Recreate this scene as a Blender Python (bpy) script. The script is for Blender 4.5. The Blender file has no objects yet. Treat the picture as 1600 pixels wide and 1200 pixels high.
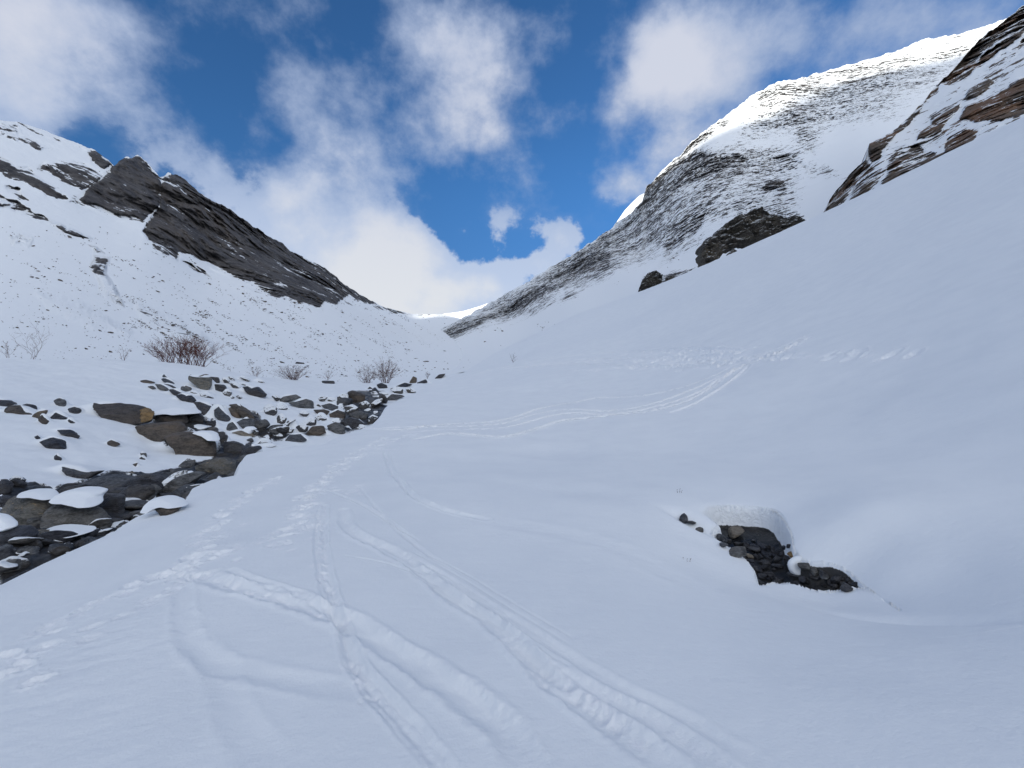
import bpy, math, random
import numpy as np
from mathutils import Vector

random.seed(7); RNG = np.random.default_rng(7)
S = bpy.context.scene
# ------------------------------------------------------------------ camera
F = 700.0                                   # focal length in pixels of the 1600 px wide photograph
cam_d = bpy.data.cameras.new('camera'); cam = bpy.data.objects.new('camera', cam_d)
S.collection.objects.link(cam); S.camera = cam
cam_d.sensor_width = 36; cam_d.lens = 36 * F / 1600
cam_d.clip_start = 0.05; cam_d.clip_end = 12000
cam.location = (0, 0, 0); cam.rotation_euler = (math.radians(90), 0, 0)

def ray(px, py):                            # direction with unit forward component
    return (px - 800) / F, 1.0, (600 - py) / F

# ------------------------------------------------------------------ light
SUN_EL = math.radians(12.0)
SUN_AZ = (-0.625, -0.78)                    # horizontal direction towards the sun: behind the left shoulder
SUN_STRENGTH = 3.6
SKY_STRENGTH = 0.10
EXPOSURE = 0.58
sd = bpy.data.lights.new('sun', 'SUN'); sd.energy = SUN_STRENGTH; sd.angle = math.radians(1.2)
sd.color = (1.0, 0.93, 0.80)
so = bpy.data.objects.new('sun', sd); S.collection.objects.link(so)
sv = Vector((SUN_AZ[0] * math.cos(SUN_EL), SUN_AZ[1] * math.cos(SUN_EL), math.sin(SUN_EL))).normalized()
so.rotation_euler = sv.to_track_quat('Z', 'Y').to_euler()
S.view_settings.view_transform = 'Standard'; S.view_settings.look = 'None'
S.view_settings.gamma = 1; S.view_settings.exposure = EXPOSURE
S.cycles.max_bounces = 6; S.cycles.diffuse_bounces = 3; S.cycles.glossy_bounces = 2
S.cycles.transmission_bounces = 2; S.cycles.use_denoising = True
S.cycles.caustics_reflective = False; S.cycles.caustics_refractive = False

class NT:
    """small helper for node trees"""
    def __init__(s, tree):
        s.t = tree; s.n = tree.nodes; s.l = tree.links
    def node(s, typ, **kw):
        n = s.n.new(typ)
        for k, v in kw.items():
            setattr(n, k, v)
        return n
    def put(s, sock, v):
        if hasattr(v, 'is_linked') or isinstance(v, bpy.types.NodeSocket): s.l.new(v, sock)
        elif v is not None: sock.default_value = v
    def math(s, op, a, b=None, c=None, clamp=False):
        n = s.node('ShaderNodeMath', operation=op); n.use_clamp = clamp
        s.put(n.inputs[0], a)
        if b is not None: s.put(n.inputs[1], b)
        if c is not None: s.put(n.inputs[2], c)
        return n.outputs[0]
    def vmath(s, op, a, b=None):
        n = s.node('ShaderNodeVectorMath', operation=op)
        s.put(n.inputs[0], a)
        if b is not None: s.put(n.inputs[1], b)
        return n
    def mix(s, f, a, b, blend='MIX'):
        n = s.node('ShaderNodeMix', data_type='RGBA', blend_type=blend)
        s.put(n.inputs[0], f); s.put(n.inputs[6], a); s.put(n.inputs[7], b)
        return n.outputs[2]
    def noise(s, vec, scale, detail=4, rough=0.5, dist=0.0, typ='FBM'):
        n = s.node('ShaderNodeTexNoise')
        try: n.noise_type = typ
        except Exception: pass
        s.put(n.inputs['Vector'], vec); n.inputs['Scale'].default_value = scale
        n.inputs['Detail'].default_value = detail; n.inputs['Roughness'].default_value = rough
        n.inputs['Distortion'].default_value = dist
        return n.outputs['Fac']
    def smooth(s, v, a, b, lo=0.0, hi=1.0):
        n = s.node('ShaderNodeMapRange', interpolation_type='SMOOTHSTEP')
        s.put(n.inputs[0], v); s.put(n.inputs[1], a); s.put(n.inputs[2], b)
        n.inputs[3].default_value = lo; n.inputs[4].default_value = hi
        return n.outputs[0]

# ------------------------------------------------------------------ world: sky with clouds
W = bpy.data.worlds.new('World'); S.world = W; W.use_nodes = True
W.node_tree.nodes.clear(); w = NT(W.node_tree)
wout = w.node('ShaderNodeOutputWorld'); bg = w.node('ShaderNodeBackground')
sky = w.node('ShaderNodeTexSky', sky_type='NISHITA'); sky.sun_disc = False
sky.sun_elevation = SUN_EL; sky.sun_rotation = math.atan2(SUN_AZ[0], SUN_AZ[1])
sky.altitude = 2200; sky.air_density = 1.0; sky.dust_density = 0.3; sky.ozone_density = 3.0
tc = w.node('ShaderNodeTexCoord'); dirv = tc.outputs['Generated']
# cloud masses: direction (as seen from the valley), angular size, strength
CLOUDS = [(20, 80, .16, 1.05), (110, 50, .12, .45), (0, 160, .10, .5), (190, 120, .09, .30), (60, 20, .10, .4),
          (650, 50, .13, .72), (750, 80, .13, .90), (560, 150, .10, .5), (480, 180, .07, .6), (700, 190, .14, .95), (600, 230, .11, .8),
          (520, 240, .10, .6), (525, 310, .09, .6), (430, 275, .10, .95), (340, 285, .09, .75), (440, 330, .11, .9), (480, 390, .09, .8), (230, 225, .12, .34), (300, 230, .08, .4), (780, 200, .07, .45), (840, 60, .07, .5),
          (600, 360, .085, 1.6), (560, 410, .09, 1.3), (650, 400, .10, 1.5), (620, 440, .10, 1.4), (560, 430, .09, .95), (720, 440, .09, 1.4), (700, 480, .10, 1.3), (620, 480, .10, 1.2), (780, 480, .10, 1.1), (680, 520, .1, 1.2), (520, 450, .08, .9),
          (820, 410, .08, 1.2), (870, 365, .07, 1.1), (780, 440, .08, 1.0), (560, 470, .08, .7), (715, 360, .03, .8), (900, 360, .06, .8), (860, 420, .07, 1.0),
          (1030, 80, .11, 1.25), (1110, 55, .11, 1.1), (985, 140, .08, 1.0), (1060, 130, .09, .9), (1180, 70, .08, .85), (960, 180, .05, .6), (1230, 55, .07, .6), (1120, 120, .07, .6),
          (1050, 235, .09, 1.2), (985, 285, .07, 1.1), (1110, 200, .07, 1.0), (1160, 150, .06, .7), (940, 290, .05, .6),
          (1340, 75, .07, .5), (1270, 90, .06, .35), (1390, 10, .08, .7), (1540, 5, .08, .5), (330, 20, .08, .32), (440, 10, .08, .35), (860, 200, .05, .25),
          (1460, 40, .07, .35)]
wc2n = w.node('ShaderNodeTexNoise'); w.put(wc2n.inputs['Vector'], dirv); wc2n.inputs['Scale'].default_value = 7.0; wc2n.inputs['Detail'].default_value = 5
warp = w.vmath('SUBTRACT', wc2n.outputs['Color'], (0.5, 0.5, 0.5)).outputs[0]
wsc = w.node('ShaderNodeVectorMath', operation='SCALE'); w.put(wsc.inputs[0], warp); wsc.inputs['Scale'].default_value = .09
dw = w.vmath('NORMALIZE', w.vmath('ADD', dirv, wsc.outputs[0]).outputs[0]).outputs[0]
acc = None
for (cx, cy, sz, st) in CLOUDS:
    d = Vector(ray(cx, cy)).normalized()
    dot = w.vmath('DOT_PRODUCT', dw, tuple(d)).outputs['Value']
    e = w.math('MULTIPLY', w.math('SUBTRACT', dot, 1.0), 1.0 / (sz * sz) * 5.0)
    g = w.math('MULTIPLY', w.math('POWER', 2.71828, e), st)
    acc = g if acc is None else w.math('ADD', acc, g)
acc = w.math('MULTIPLY', acc, .89)
# unseen broad overcast, added behind and over the observer as fill light
for (d, k, st) in [((0, -.8, .6), 2.2, 1.6), ((.75, -.45, .6), 8, .9), ((-.8, -.45, .55), 8, .9)]:
    dot = w.vmath('DOT_PRODUCT', dw, tuple(Vector(d).normalized())).outputs['Value']
    g = w.math('MULTIPLY', w.math('POWER', 2.71828, w.math('MULTIPLY', w.math('SUBTRACT', dot, 1.0), k)), st)
    acc = w.math('ADD', acc, g)
stretch = w.vmath('MULTIPLY', dirv, (1.0, 1.0, 1.15)).outputs[0]
fn = w.noise(stretch, 7.0, 12, .60, .0)
fn2 = w.noise(stretch, 2.6, 4, .5)
dens = w.math('ADD', acc, w.math('MULTIPLY', w.math('SUBTRACT', fn, .5), 3.6))
dens = w.math('ADD', dens, w.math('MULTIPLY', w.math('SUBTRACT', fn2, .5), .5))
cm0 = w.smooth(dens, .05, 1.55)
core = w.smooth(w.math('ADD', dens, w.math('MULTIPLY', w.math('SUBTRACT', fn2, .5), 2.5)), .8, 2.4)
sep = w.node('ShaderNodeSeparateXYZ'); w.put(sep.inputs[0], dirv)
low = w.smooth(sep.outputs[2], .55, .08)
lowm = w.smooth(sep.outputs[2], .42, .30)
cm = w.math('ADD', w.math('MULTIPLY', cm0, w.math('SUBTRACT', 1.0, lowm)), w.math('MULTIPLY', w.smooth(dens, .42, .80), lowm))
SKYB = w.vmath('MULTIPLY', sky.outputs[0], (0.52, 0.88, 1.12)).outputs[0]
k = 1.0 / SKY_STRENGTH
SKYB = w.mix(w.smooth(sep.outputs[2], .45, .05), SKYB, w.vmath('MULTIPLY', sky.outputs[0], (0.36, 0.49, 0.66)).outputs[0])
thin = w.mix(low, (0.25 * k, 0.31 * k, 0.44 * k, 1), (0.36 * k, 0.43 * k, 0.56 * k, 1))
thick = w.mix(low, (0.42 * k, 0.445 * k, 0.52 * k, 1), (0.50 * k, 0.52 * k, 0.55 * k, 1))
ccol = w.mix(core, thin, thick)
back = w.smooth(sep.outputs[1], .1, -.5)
ccol = w.mix(back, ccol, (0.93 * k, 0.955 * k, 1.01 * k, 1))  # added back clouds brightened to light the foreground snow
w.put(bg.inputs[0], w.mix(cm, SKYB, ccol)); bg.inputs[1].default_value = SKY_STRENGTH
w.l.new(bg.outputs[0], wout.inputs[0])

# ------------------------------------------------------------------ numeric helpers
_perm = np.random.default_rng(3).permutation(4096).astype(np.int64)
_grad = np.random.default_rng(4).normal(size=(4096, 3)); _grad /= np.linalg.norm(_grad, axis=1)[:, None]
_grad = _grad.astype(np.float32)
def perlin(x, y, z):
    x = np.asarray(x, np.float64); y = np.asarray(y, np.float64); z = np.asarray(z, np.float64)
    x, y, z = np.broadcast_arrays(x, y, z)
    xi = np.floor(x).astype(np.int64); yi = np.floor(y).astype(np.int64); zi = np.floor(z).astype(np.int64)
    fx = (x - xi).astype(np.float32); fy = (y - yi).astype(np.float32); fz = (z - zi).astype(np.float32)
    ux = fx * fx * fx * (fx * (fx * 6 - 15) + 10); uy = fy * fy * fy * (fy * (fy * 6 - 15) + 10); uz = fz * fz * fz * (fz * (fz * 6 - 15) + 10)
    out = np.zeros(x.shape, np.float32)
    for a in (0, 1):
        pa = _perm[(xi + a) & 4095]; wa = ux if a else 1 - ux
        for b in (0, 1):
            pb = _perm[(pa + yi + b) & 4095]; wb = wa * (uy if b else 1 - uy)
            for c in (0, 1):
                g = _grad[_perm[(pb + zi + c) & 4095]]
                out += wb * (uz if c else 1 - uz) * (g[..., 0] * (fx - a) + g[..., 1] * (fy - b) + g[..., 2] * (fz - c))
    return out * 1.6
def fbm(x, y, z, o=4, g=.5, lac=2.03):
    s = 0; a = 1; t = 0
    for i in range(o):
        s = s + a * perlin(x + 17.3 * i, y - 9.1 * i, z + 5.7 * i); t += a; a *= g; x = x * lac; y = y * lac; z = z * lac
    return s / t
def ridged(x, y, z, o=4):
    s = 0; a = 1; t = 0
    for i in range(o):
        s = s + a * (1 - 2 * np.abs(perlin(x + 11.3 * i, y + 3.1 * i, z - 7.7 * i))); t += a; a *= .5; x = x * 2.1; y = y * 2.1; z = z * 2.1
    return s / t
def sst(a, b, x):
    t = np.clip((x - a) / (b - a), 0, 1); return t * t * (3 - 2 * t)

class TPS:
    def __init__(s, pts, vals, reg=1e-4):
        s.p = np.asarray(pts, float); v = np.asarray(vals, float); n = len(v)
        K = s.k(s.p, s.p) + reg * np.eye(n)
        P = np.hstack([np.ones((n, 1)), s.p]); A = np.zeros((n + 3, n + 3))
        A[:n, :n] = K; A[:n, n:] = P; A[n:, :n] = P.T
        s.w = np.linalg.solve(A, np.concatenate([v, np.zeros(3)]))
    @staticmethod
    def k(a, b):
        r2 = ((a[:, None, :] - b[None, :, :]) ** 2).sum(-1)
        return .5 * r2 * np.log(r2 + 1e-12)
    def __call__(s, q):
        q = np.asarray(q, float); out = np.empty(len(q)); n = len(s.p)
        for i in range(0, len(q), 60000):
            c = q[i:i + 60000]
            out[i:i + 60000] = s.k(c, s.p) @ s.w[:n] + s.w[n] + c @ s.w[n + 1:]
        return out

def seg_dist(x, y, poly):
    """distance to a polyline and the length along it of the nearest point; also the side"""
    best = np.full(x.shape, 1e9); along = np.zeros(x.shape); side = np.ones(x.shape); L = 0
    for (ax, ay), (bx, by) in zip(poly[:-1], poly[1:]):
        dx, dy = bx - ax, by - ay; l2 = dx * dx + dy * dy + 1e-12
        t = np.clip(((x - ax) * dx + (y - ay) * dy) / l2, 0, 1)
        d = np.hypot(x - ax - t * dx, y - ay - t * dy)
        m = d < best; best = np.where(m, d, best); along = np.where(m, L + t * math.sqrt(l2), along)
        side = np.where(m, np.sign(dx * (y - ay) - dy * (x - ax)), side); L += math.sqrt(l2)
    return best, along, side
def inside(x, y, poly):
    c = np.zeros(x.shape, bool); n = len(poly)
    for i in range(n):
        x1, y1 = poly[i]; x2, y2 = poly[(i + 1) % n]
        if y1 == y2: continue
        c ^= ((y1 > y) != (y2 > y)) & (x < (x2 - x1) * (y - y1) / (y2 - y1) + x1)
    return c
def smooth_line(pts, n=6):
    """Catmull-Rom through the points"""
    p = np.array(pts, float); P = np.vstack([2 * p[0] - p[1], p, 2 * p[-1] - p[-2]]); out = []
    for i in range(1, len(P) - 2):
        for t in np.linspace(0, 1, n, endpoint=False):
            a, b, c, d = P[i - 1], P[i], P[i + 1], P[i + 2]
            out.append(.5 * ((2 * b) + (c - a) * t + (2 * a - 5 * b + 4 * c - d) * t * t + (3 * b - a - 3 * c + d) * t ** 3))
    out.append(p[-1]); return np.array(out)

def mesh_obj(name, V, Fq, mat, parent=None, smooth=True, attrs=None, tris=None):
    V = np.ascontiguousarray(V, np.float32); me = bpy.data.meshes.new(name)
    Fq = np.zeros((0, 4), int) if Fq is None else np.asarray(Fq); T = np.zeros((0, 3), int) if tris is None else np.asarray(tris)
    me.vertices.add(len(V)); me.vertices.foreach_set('co', V.ravel())
    nl = Fq.size + T.size; me.loops.add(nl)
    me.loops.foreach_set('vertex_index', np.concatenate([Fq.ravel(), T.ravel()]).astype(np.int32))
    npoly = len(Fq) + len(T); me.polygons.add(npoly)
    st = np.concatenate([np.arange(len(Fq)) * 4, Fq.size + np.arange(len(T)) * 3]).astype(np.int32)
    me.polygons.foreach_set('loop_start', st)
    me.polygons.foreach_set('use_smooth', np.full(npoly, smooth))
    if attrs:
        for k_, v_ in attrs.items():
            a = me.attributes.new(k_, 'FLOAT', 'POINT'); a.data.foreach_set('value', np.ascontiguousarray(v_, np.float32).ravel())
    me.update(calc_edges=True); me.validate()
    if mat: me.materials.append(mat)
    o = bpy.data.objects.new(name, me); S.collection.objects.link(o)
    if parent: o.parent = parent
    return o
def grid_faces(nr, nc, wrap=False):
    i = np.arange(nr - 1)[:, None]; j = np.arange(nc if wrap else nc - 1)[None, :]
    a = i * nc + j; b = i * nc + (j + 1) % nc
    return np.stack([a, b, b + nc, a + nc], -1).reshape(-1, 4)
def tag(o, label=None, cat=None, group=None, kind=None):
    if label: o['label'] = label
    if cat: o['category'] = cat
    if group: o['group'] = group
    if kind: o['kind'] = kind
    return o

# ------------------------------------------------------------------ materials
def new_mat(name):
    m = bpy.data.materials.new(name); m.use_nodes = True; m.node_tree.nodes.clear(); n = NT(m.node_tree)
    out = n.node('ShaderNodeOutputMaterial'); b = n.node('ShaderNodeBsdfPrincipled'); n.l.new(b.outputs[0], out.inputs[0])
    b.inputs['Specular IOR Level'].default_value = .2
    return m, n, b
SNOW = (0.805, 0.84, 0.868, 1)
def bump(n, h, strength, dist, normal=None):
    b = n.node('ShaderNodeBump'); b.inputs['Strength'].default_value = strength; b.inputs['Distance'].default_value = dist
    n.put(b.inputs['Height'], h)
    if normal is not None: n.put(b.inputs['Normal'], normal)
    return b.outputs[0]
def rock_color(n, P, scale, dark, mid, warm, lichen=None):
    a = n.noise(P, .35 * scale, 5, .6); b_ = n.noise(P, 1.9 * scale, 6, .65, .4); c = n.noise(P, 9 * scale, 5, .7)
    col = n.mix(n.smooth(b_, .35, .65), dark, mid)
    col = n.mix(n.smooth(a, .48, .68), col, warm)
    col = n.mix(n.smooth(c, .40, .72, 0, .45), col, tuple(min(1, 1.9 * v) for v in mid[:3]) + (1,))
    if lichen:
        l = n.noise(P, 3.1 * scale, 4, .6, .6); col = n.mix(n.smooth(l, .60, .70, 0, .8), col, lichen)
    return col
# near snow (with bare streambed, and painted undercut shade in the snow hole, where "bed" is set)
m_snow, n, b = new_mat('snow')
geo = n.node('ShaderNodeNewGeometry'); P = geo.outputs['Position']
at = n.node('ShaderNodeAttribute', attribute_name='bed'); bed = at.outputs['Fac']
at2 = n.node('ShaderNodeAttribute', attribute_name='rough_snow'); rgh = at2.outputs['Fac']
n1 = n.noise(P, 1.3, 5, .55); n2 = n.noise(P, 14, 6, .65); n3 = n.noise(P, 60, 4, .7)
snow_c = n.mix(n.smooth(n1, .35, .7), SNOW, (0.775, 0.812, 0.845, 1))
snow_c = n.mix(n.math('MULTIPLY', n.smooth(rgh, .1, 1.3), n.smooth(n2, .3, .7)), snow_c, (.93, .94, .96, 1))
rc = rock_color(n, P, 1.6, (.012, .013, .015, 1), (.036, .035, .034, 1), (.045, .036, .026, 1))
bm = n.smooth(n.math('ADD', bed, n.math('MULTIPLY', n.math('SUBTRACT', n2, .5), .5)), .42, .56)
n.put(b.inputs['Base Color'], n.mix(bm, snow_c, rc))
n.put(b.inputs['Roughness'], n.mix(bm, (.65, .65, .65, 1), (.35, .35, .35, 1)))
at3 = n.node('ShaderNodeAttribute', attribute_name='melt_wall')
wav = n.node('ShaderNodeMapping'); n.put(wav.inputs[0], P); wav.inputs['Rotation'].default_value = (0, 0, .5); wav.inputs['Scale'].default_value = (1, 3.2, 1)
n4 = n.noise(wav.outputs[0], 2.2, 5, .6)
h = n.math('ADD', n.math('MULTIPLY', n2, .012), n.math('MULTIPLY', n.math('MULTIPLY', n3, rgh), .012))
h = n.math('ADD', h, n.math('MULTIPLY', n3, .0022))
h = n.math('ADD', h, n.math('MULTIPLY', n4, .012))
h = n.math('ADD', h, n.math('MULTIPLY', n.math('MULTIPLY', n.noise(P, 16, 4, .6, .5), at3.outputs['Fac']), .11))
n.put(b.inputs['Normal'], bump(n, h, .55, 1.0))
b.inputs['Subsurface Weight'].default_value = 0.0
# snow on stones
m_cap, n, b = new_mat('snow_cover')
P = n.node('ShaderNodeNewGeometry').outputs['Position']
b.inputs['Base Color'].default_value = SNOW; b.inputs['Roughness'].default_value = .65
n.put(b.inputs['Normal'], bump(n, n.math('ADD', n.math('MULTIPLY', n.noise(P, 9, 5, .6), .012), n.math('MULTIPLY', n.noise(P, 60, 3, .6), .003)), .5, 1.0))
# stones
def stone_mat(name, dark, mid, warm, lichen=None, scale=2.0, rough=.62, snowy=0.0, bd=.05):
    m, n, b = new_mat(name)
    tcn = n.node('ShaderNodeNewGeometry'); P = tcn.outputs['Position']
    oi = n.node('ShaderNodeObjectInfo')
    P2 = n.vmath('ADD', P, n.vmath('MULTIPLY', oi.outputs['Location'], (3.1, 1.7, 2.3)).outputs[0]).outputs[0]
    st = n.node('ShaderNodeMapping'); n.put(st.inputs[0], P2); st.inputs['Rotation'].default_value = (.2, .5, 0); st.inputs['Scale'].default_value = (1, 1, 3)
    PS = st.outputs[0]
    col = rock_color(n, PS, scale, dark, mid, warm, lichen)
    col = n.mix(1.0, col, n.mix(oi.outputs['Random'], (.72, .74, .80, 1), (1.25, 1.18, 1.08, 1)), 'MULTIPLY')
    hgt = n.math('ADD', n.math('MULTIPLY', n.noise(PS, scale * 2.2, 7, .62, .5), 1.0), n.math('MULTIPLY', n.noise(P2, scale * 14, 4, .65), .15))
    if snowy > 0:
        sepn = n.node('ShaderNodeSeparateXYZ'); n.put(sepn.inputs[0], tcn.outputs['Normal'])
        f = n.math('ADD', sepn.outputs[2], n.math('MULTIPLY', n.math('SUBTRACT', n.noise(PS, scale * 2.5, 6, .65), .5), 1.4))
        sm = n.smooth(f, 1.08 - snowy, 1.22 - snowy); col = n.mix(sm, col, SNOW)
    n.put(b.inputs['Base Color'], col); b.inputs['Roughness'].default_value = rough
    n.put(b.inputs['Normal'], bump(n, hgt, 1.0, bd * 1.8))
    return m
m_grey = stone_mat('grey_stone', (.032, .035, .040, 1), (.12, .128, .138, 1), (.095, .09, .082, 1))
m_brown = stone_mat('brown_stone', (.038, .034, .031, 1), (.105, .092, .080, 1), (.12, .094, .072, 1))
m_dark = stone_mat('wet_stone', (.014, .014, .017, 1), (.060, .063, .072, 1), (.045, .042, .039, 1), rough=.4)
m_pale = stone_mat('pale_stone', (.09, .085, .075, 1), (.20, .19, .17, 1), (.16, .13, .09, 1))
m_vein = stone_mat('veined_stone', (.048, .050, .050, 1), (.14, .142, .136, 1), (.12, .105, .08, 1), (.36, .27, .15, 1))
m_top = stone_mat('snow_dusted_stone', (.030, .031, .034, 1), (.085, .086, .088, 1), (.08, .068, .056, 1), snowy=.62)
m_ochre = stone_mat('ochre_stone', (.12, .08, .04, 1), (.26, .18, .09, 1), (.30, .19, .08, 1))
m_crag = stone_mat('crag_rock', (.045, .042, .038, 1), (.12, .112, .10, 1), (.13, .115, .085, 1), (.10, .105, .06, 1), scale=.30, snowy=.34, bd=1.6, rough=.8)

def mountain_mat(name, rot, dark, mid, warm, freq, stretch=(.45, 1, 1.6), k=1.0, warmk=1.0):
    m, n, b = new_mat(name)
    g = n.node('ShaderNodeNewGeometry'); P = g.outputs['Position']
    at = n.node('ShaderNodeAttribute', attribute_name='rock'); ra = at.outputs['Fac']
    mp = n.node('ShaderNodeMapping'); n.put(mp.inputs[0], P); mp.inputs['Rotation'].default_value = (0, rot, 0)
    mp2 = n.node('ShaderNodeMapping'); n.put(mp2.inputs[0], mp.outputs[0]); mp2.inputs['Scale'].default_value = stretch
    PS = mp2.outputs[0]
    a = n.noise(PS, freq, 8, .62, .5); c = n.noise(PS, freq * 4.5, 6, .65, .3); d_ = n.noise(P, freq * .22, 3, .5)
    v = n.math('ADD', n.math('MULTIPLY', n.math('SUBTRACT', a, .5), 2.0 * k), n.math('MULTIPLY', n.math('SUBTRACT', c, .5), 1.1 * k))
    v = n.math('ADD', v, n.math('MULTIPLY', n.math('SUBTRACT', d_, .5), .6 * k))
    sepn = n.node('ShaderNodeSeparateXYZ'); n.put(sepn.inputs[0], g.outputs['Normal'])
    v = n.math('ADD', v, n.math('MULTIPLY', n.math('SUBTRACT', .62, sepn.outputs[2]), .6))
    gate = n.smooth(ra, .02, .16)
    rm = n.math('MULTIPLY', n.smooth(n.math('ADD', v, ra), .46, .58), gate)
    col = rock_color(n, PS, freq * .8, dark, mid, warm)
    n.put(b.inputs['Base Color'], n.mix(rm, SNOW, col)); b.inputs['Roughness'].default_value = .8
    hh = n.math('ADD', n.math('MULTIPLY', a, 1.0), n.math('MULTIPLY', c, .35))
    hh = n.math('MULTIPLY', hh, n.math('ADD', .12, n.math('MULTIPLY', ra, 1.0)))
    n.put(b.inputs['Normal'], bump(n, hh, .9, .16 / freq))
    return m
m_left = mountain_mat('left_mountain_rock', math.radians(-34), (.032, .031, .034, 1), (.090, .086, .086, 1), (.085, .074, .066, 1), .034, (.60, .8, 1.3), 1.2)
m_right = mountain_mat('right_mountain_rock', math.radians(36), (.035, .034, .037, 1), (.085, .082, .082, 1), (.085, .072, .060, 1), .085, (1.2, 1.9, .75), 1.9)
m_spur = mountain_mat('spur_rock', math.radians(42), (.038, .030, .024, 1), (.11, .086, .066, 1), (.16, .085, .045, 1), .13, (.60, .8, 1.3), 1.4)
m_far = mountain_mat('far_ridge_snow', 0, (.05, .05, .05, 1), (.1, .1, .1, 1), (.1, .09, .08, 1), .02)

# ------------------------------------------------------------------ near ground: two smooth surfaces
def ctrl(rows):
    pts, vals = [], []
    for r_ in rows:
        if r_[0] == 'w': x, y, z = r_[1:]
        else:
            u, _, v = ray(r_[0], r_[1]); D = r_[2]; x, y, z = u * D, D, v * D
        r = math.hypot(x, y); pts.append((math.atan2(x, y), math.log(r + .6))); vals.append((z + 1.7) / (r + 2))
    return TPS(pts, vals, 1e-5)
A_CTRL = [('w', 0, .6, -1.7), ('w', 1.0, .6, -1.65), ('w', -1, .6, -1.75), ('w', 0, -1.5, -1.7), ('w', .2, -1.5, -1.7),
          (800, 1200, 1.98), (0, 1200, 2.22), (400, 1200, 2.08), (1200, 1200, 1.92), (1600, 1200, 1.75),
          (800, 1000, 3.0), (400, 1000, 3.15), (0, 1000, 3.6), (1200, 1000, 3.05), (1600, 1000, 2.7),
          (0, 900, 5.0), (300, 900, 4.35), (600, 850, 4.9), (800, 850, 5.0), (1000, 850, 5.1), (200, 812, 7.0), (0, 800, 7.7),
          (500, 750, 8.5), (370, 742, 10.0), (700, 750, 8.4), (900, 750, 7.9), (1050, 800, 6.2), (1180, 870, 5.35), (1330, 920, 4.6), (1150, 800, 6.3), (1240, 800, 6.0),
          (1420, 960, 3.75), (1240, 950, 3.95), (1040, 900, 4.3),
          (1350, 800, 5.3), (1600, 900, 3.6), (1600, 750, 5.2), (1600, 600, 7.6), (1600, 450, 12.5), (1600, 300, 23),
          (1400, 700, 7.6), (1400, 600, 11), (1400, 450, 20), (1400, 350, 36), (1200, 700, 9.8), (1200, 600, 15.5), (1200, 500, 27), (1200, 430, 45),
          (1000, 700, 11.5), (1000, 640, 17), (1000, 600, 24), (1000, 540, 40), (1000, 490, 68), (850, 640, 19.5), (850, 590, 32), (850, 550, 55),
          (700, 660, 18), (700, 620, 28), (720, 585, 58), (620, 660, 18), (590, 652, 20), (480, 690, 14), (650, 612, 36), (690, 592, 52),
          (1600, 190, 44), (1540, 222, 46), (1470, 256, 50), (1380, 292, 56), (1260, 350, 68), (1180, 383, 76), (1120, 408, 84), (1060, 432, 92), (1000, 456, 100),
          (900, 492, 105), (840, 520, 104), (760, 556, 96), (710, 572, 88),
          (1600, 260, 110), (1380, 340, 130), (1180, 420, 150), (1000, 480, 160), (840, 540, 160), (710, 585, 150), (1600, 300, 200), (1100, 460, 210), (800, 560, 210),
          ('w', -8, 8, -2.2), ('w', -10, 15, -2.2), ('w', -9, 3, -2.3), ('w', -12, 40, -.6), ('w', -12, 60, .5), ('w', -20, 100, .5), ('w', -25, 160, .5),
          ('w', -10, -6, -2.6), ('w', -40, -40, -8), ('w', 40, -40, 10), ('w', 14, -6, 2), ('w', 5, 0, -1.0), ('w', 14, 2, 2.2), ('w', 60, 10, 26), ('w', -5, -1, -2.1),
          ('w', 140, 30, 60), ('w', 100, -100, 30), ('w', -100, -100, -20), ('w', .5, -40, -3), ('w', -.5, -40, -3), ('w', .1, -3, -1.8), ('w', -.1, -3, -1.8)]
B_CTRL = [(0, 880, 6.9), (100, 800, 9.8), (200, 780, 11), (300, 735, 14.5), (0, 740, 11.5), (0, 700, 13.5), (0, 640, 17.5), (0, 600, 21.5), (0, 572, 26), (0, 562, 29.5),
          (100, 660, 16.5), (100, 720, 13.5), (200, 720, 14.5), (250, 740, 13.8), (290, 695, 17.5), (200, 640, 21), (200, 600, 26), (200, 566, 31.5), (330, 576, 35), (130, 562, 31),
          (350, 640, 24), (350, 605, 30), (400, 700, 18), (450, 665, 22.5), (450, 625, 31), (550, 640, 28.5), (550, 612, 40), (450, 600, 43), (400, 590, 40),
          (620, 617, 38), (650, 600, 52), (560, 600, 52), (700, 584, 75), (640, 595, 68), (500, 598, 60), (380, 585, 44),
          ('w', -34 * 1.2, 36 * 1.15, .6), ('w', -36, 50, .6), ('w', -28, 55, .6), ('w', -50, 50, 1), ('w', -40, 100, 0), ('w', -70, 100, 0), ('w', -120, 100, 0), ('w', -20, 140, .5), ('w', 0, 160, 2),
          ('w', -7, 2, -2.9), ('w', -7, -3, -3), ('w', -14, 2, -2.5), ('w', -25, 5, -1), ('w', -10, -40, -8), ('w', -60, -40, -6), ('w', -100, 0, 2), ('w', -60, 10, 2),
          ('w', 0, 1, -2.9), ('w', 5, 1, -2.9), ('w', 5, 40, -2), ('w', 20, 120, 0), ('w', 10, -40, -8)]
tA = ctrl(A_CTRL); tB = ctrl(B_CTRL)
def surf(t, x, y):
    x = np.asarray(x, float); y = np.asarray(y, float); sh = x.shape; x = x.ravel(); y = y.ravel()
    r = np.hypot(x, y); q = np.stack([np.arctan2(x, y), np.log(r + .6)], 1)
    wv = t(q); z = wv * (r + 2) - 1.7
    bk = sst(math.radians(120), math.radians(179), np.abs(q[:, 0]))     # the seam behind the observer
    z = z * (1 - bk) + bk * (-1.7 - .03 * r)
    return z.reshape(sh)
_Ds = np.exp(np.linspace(math.log(1.2), math.log(200), 420))
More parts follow.
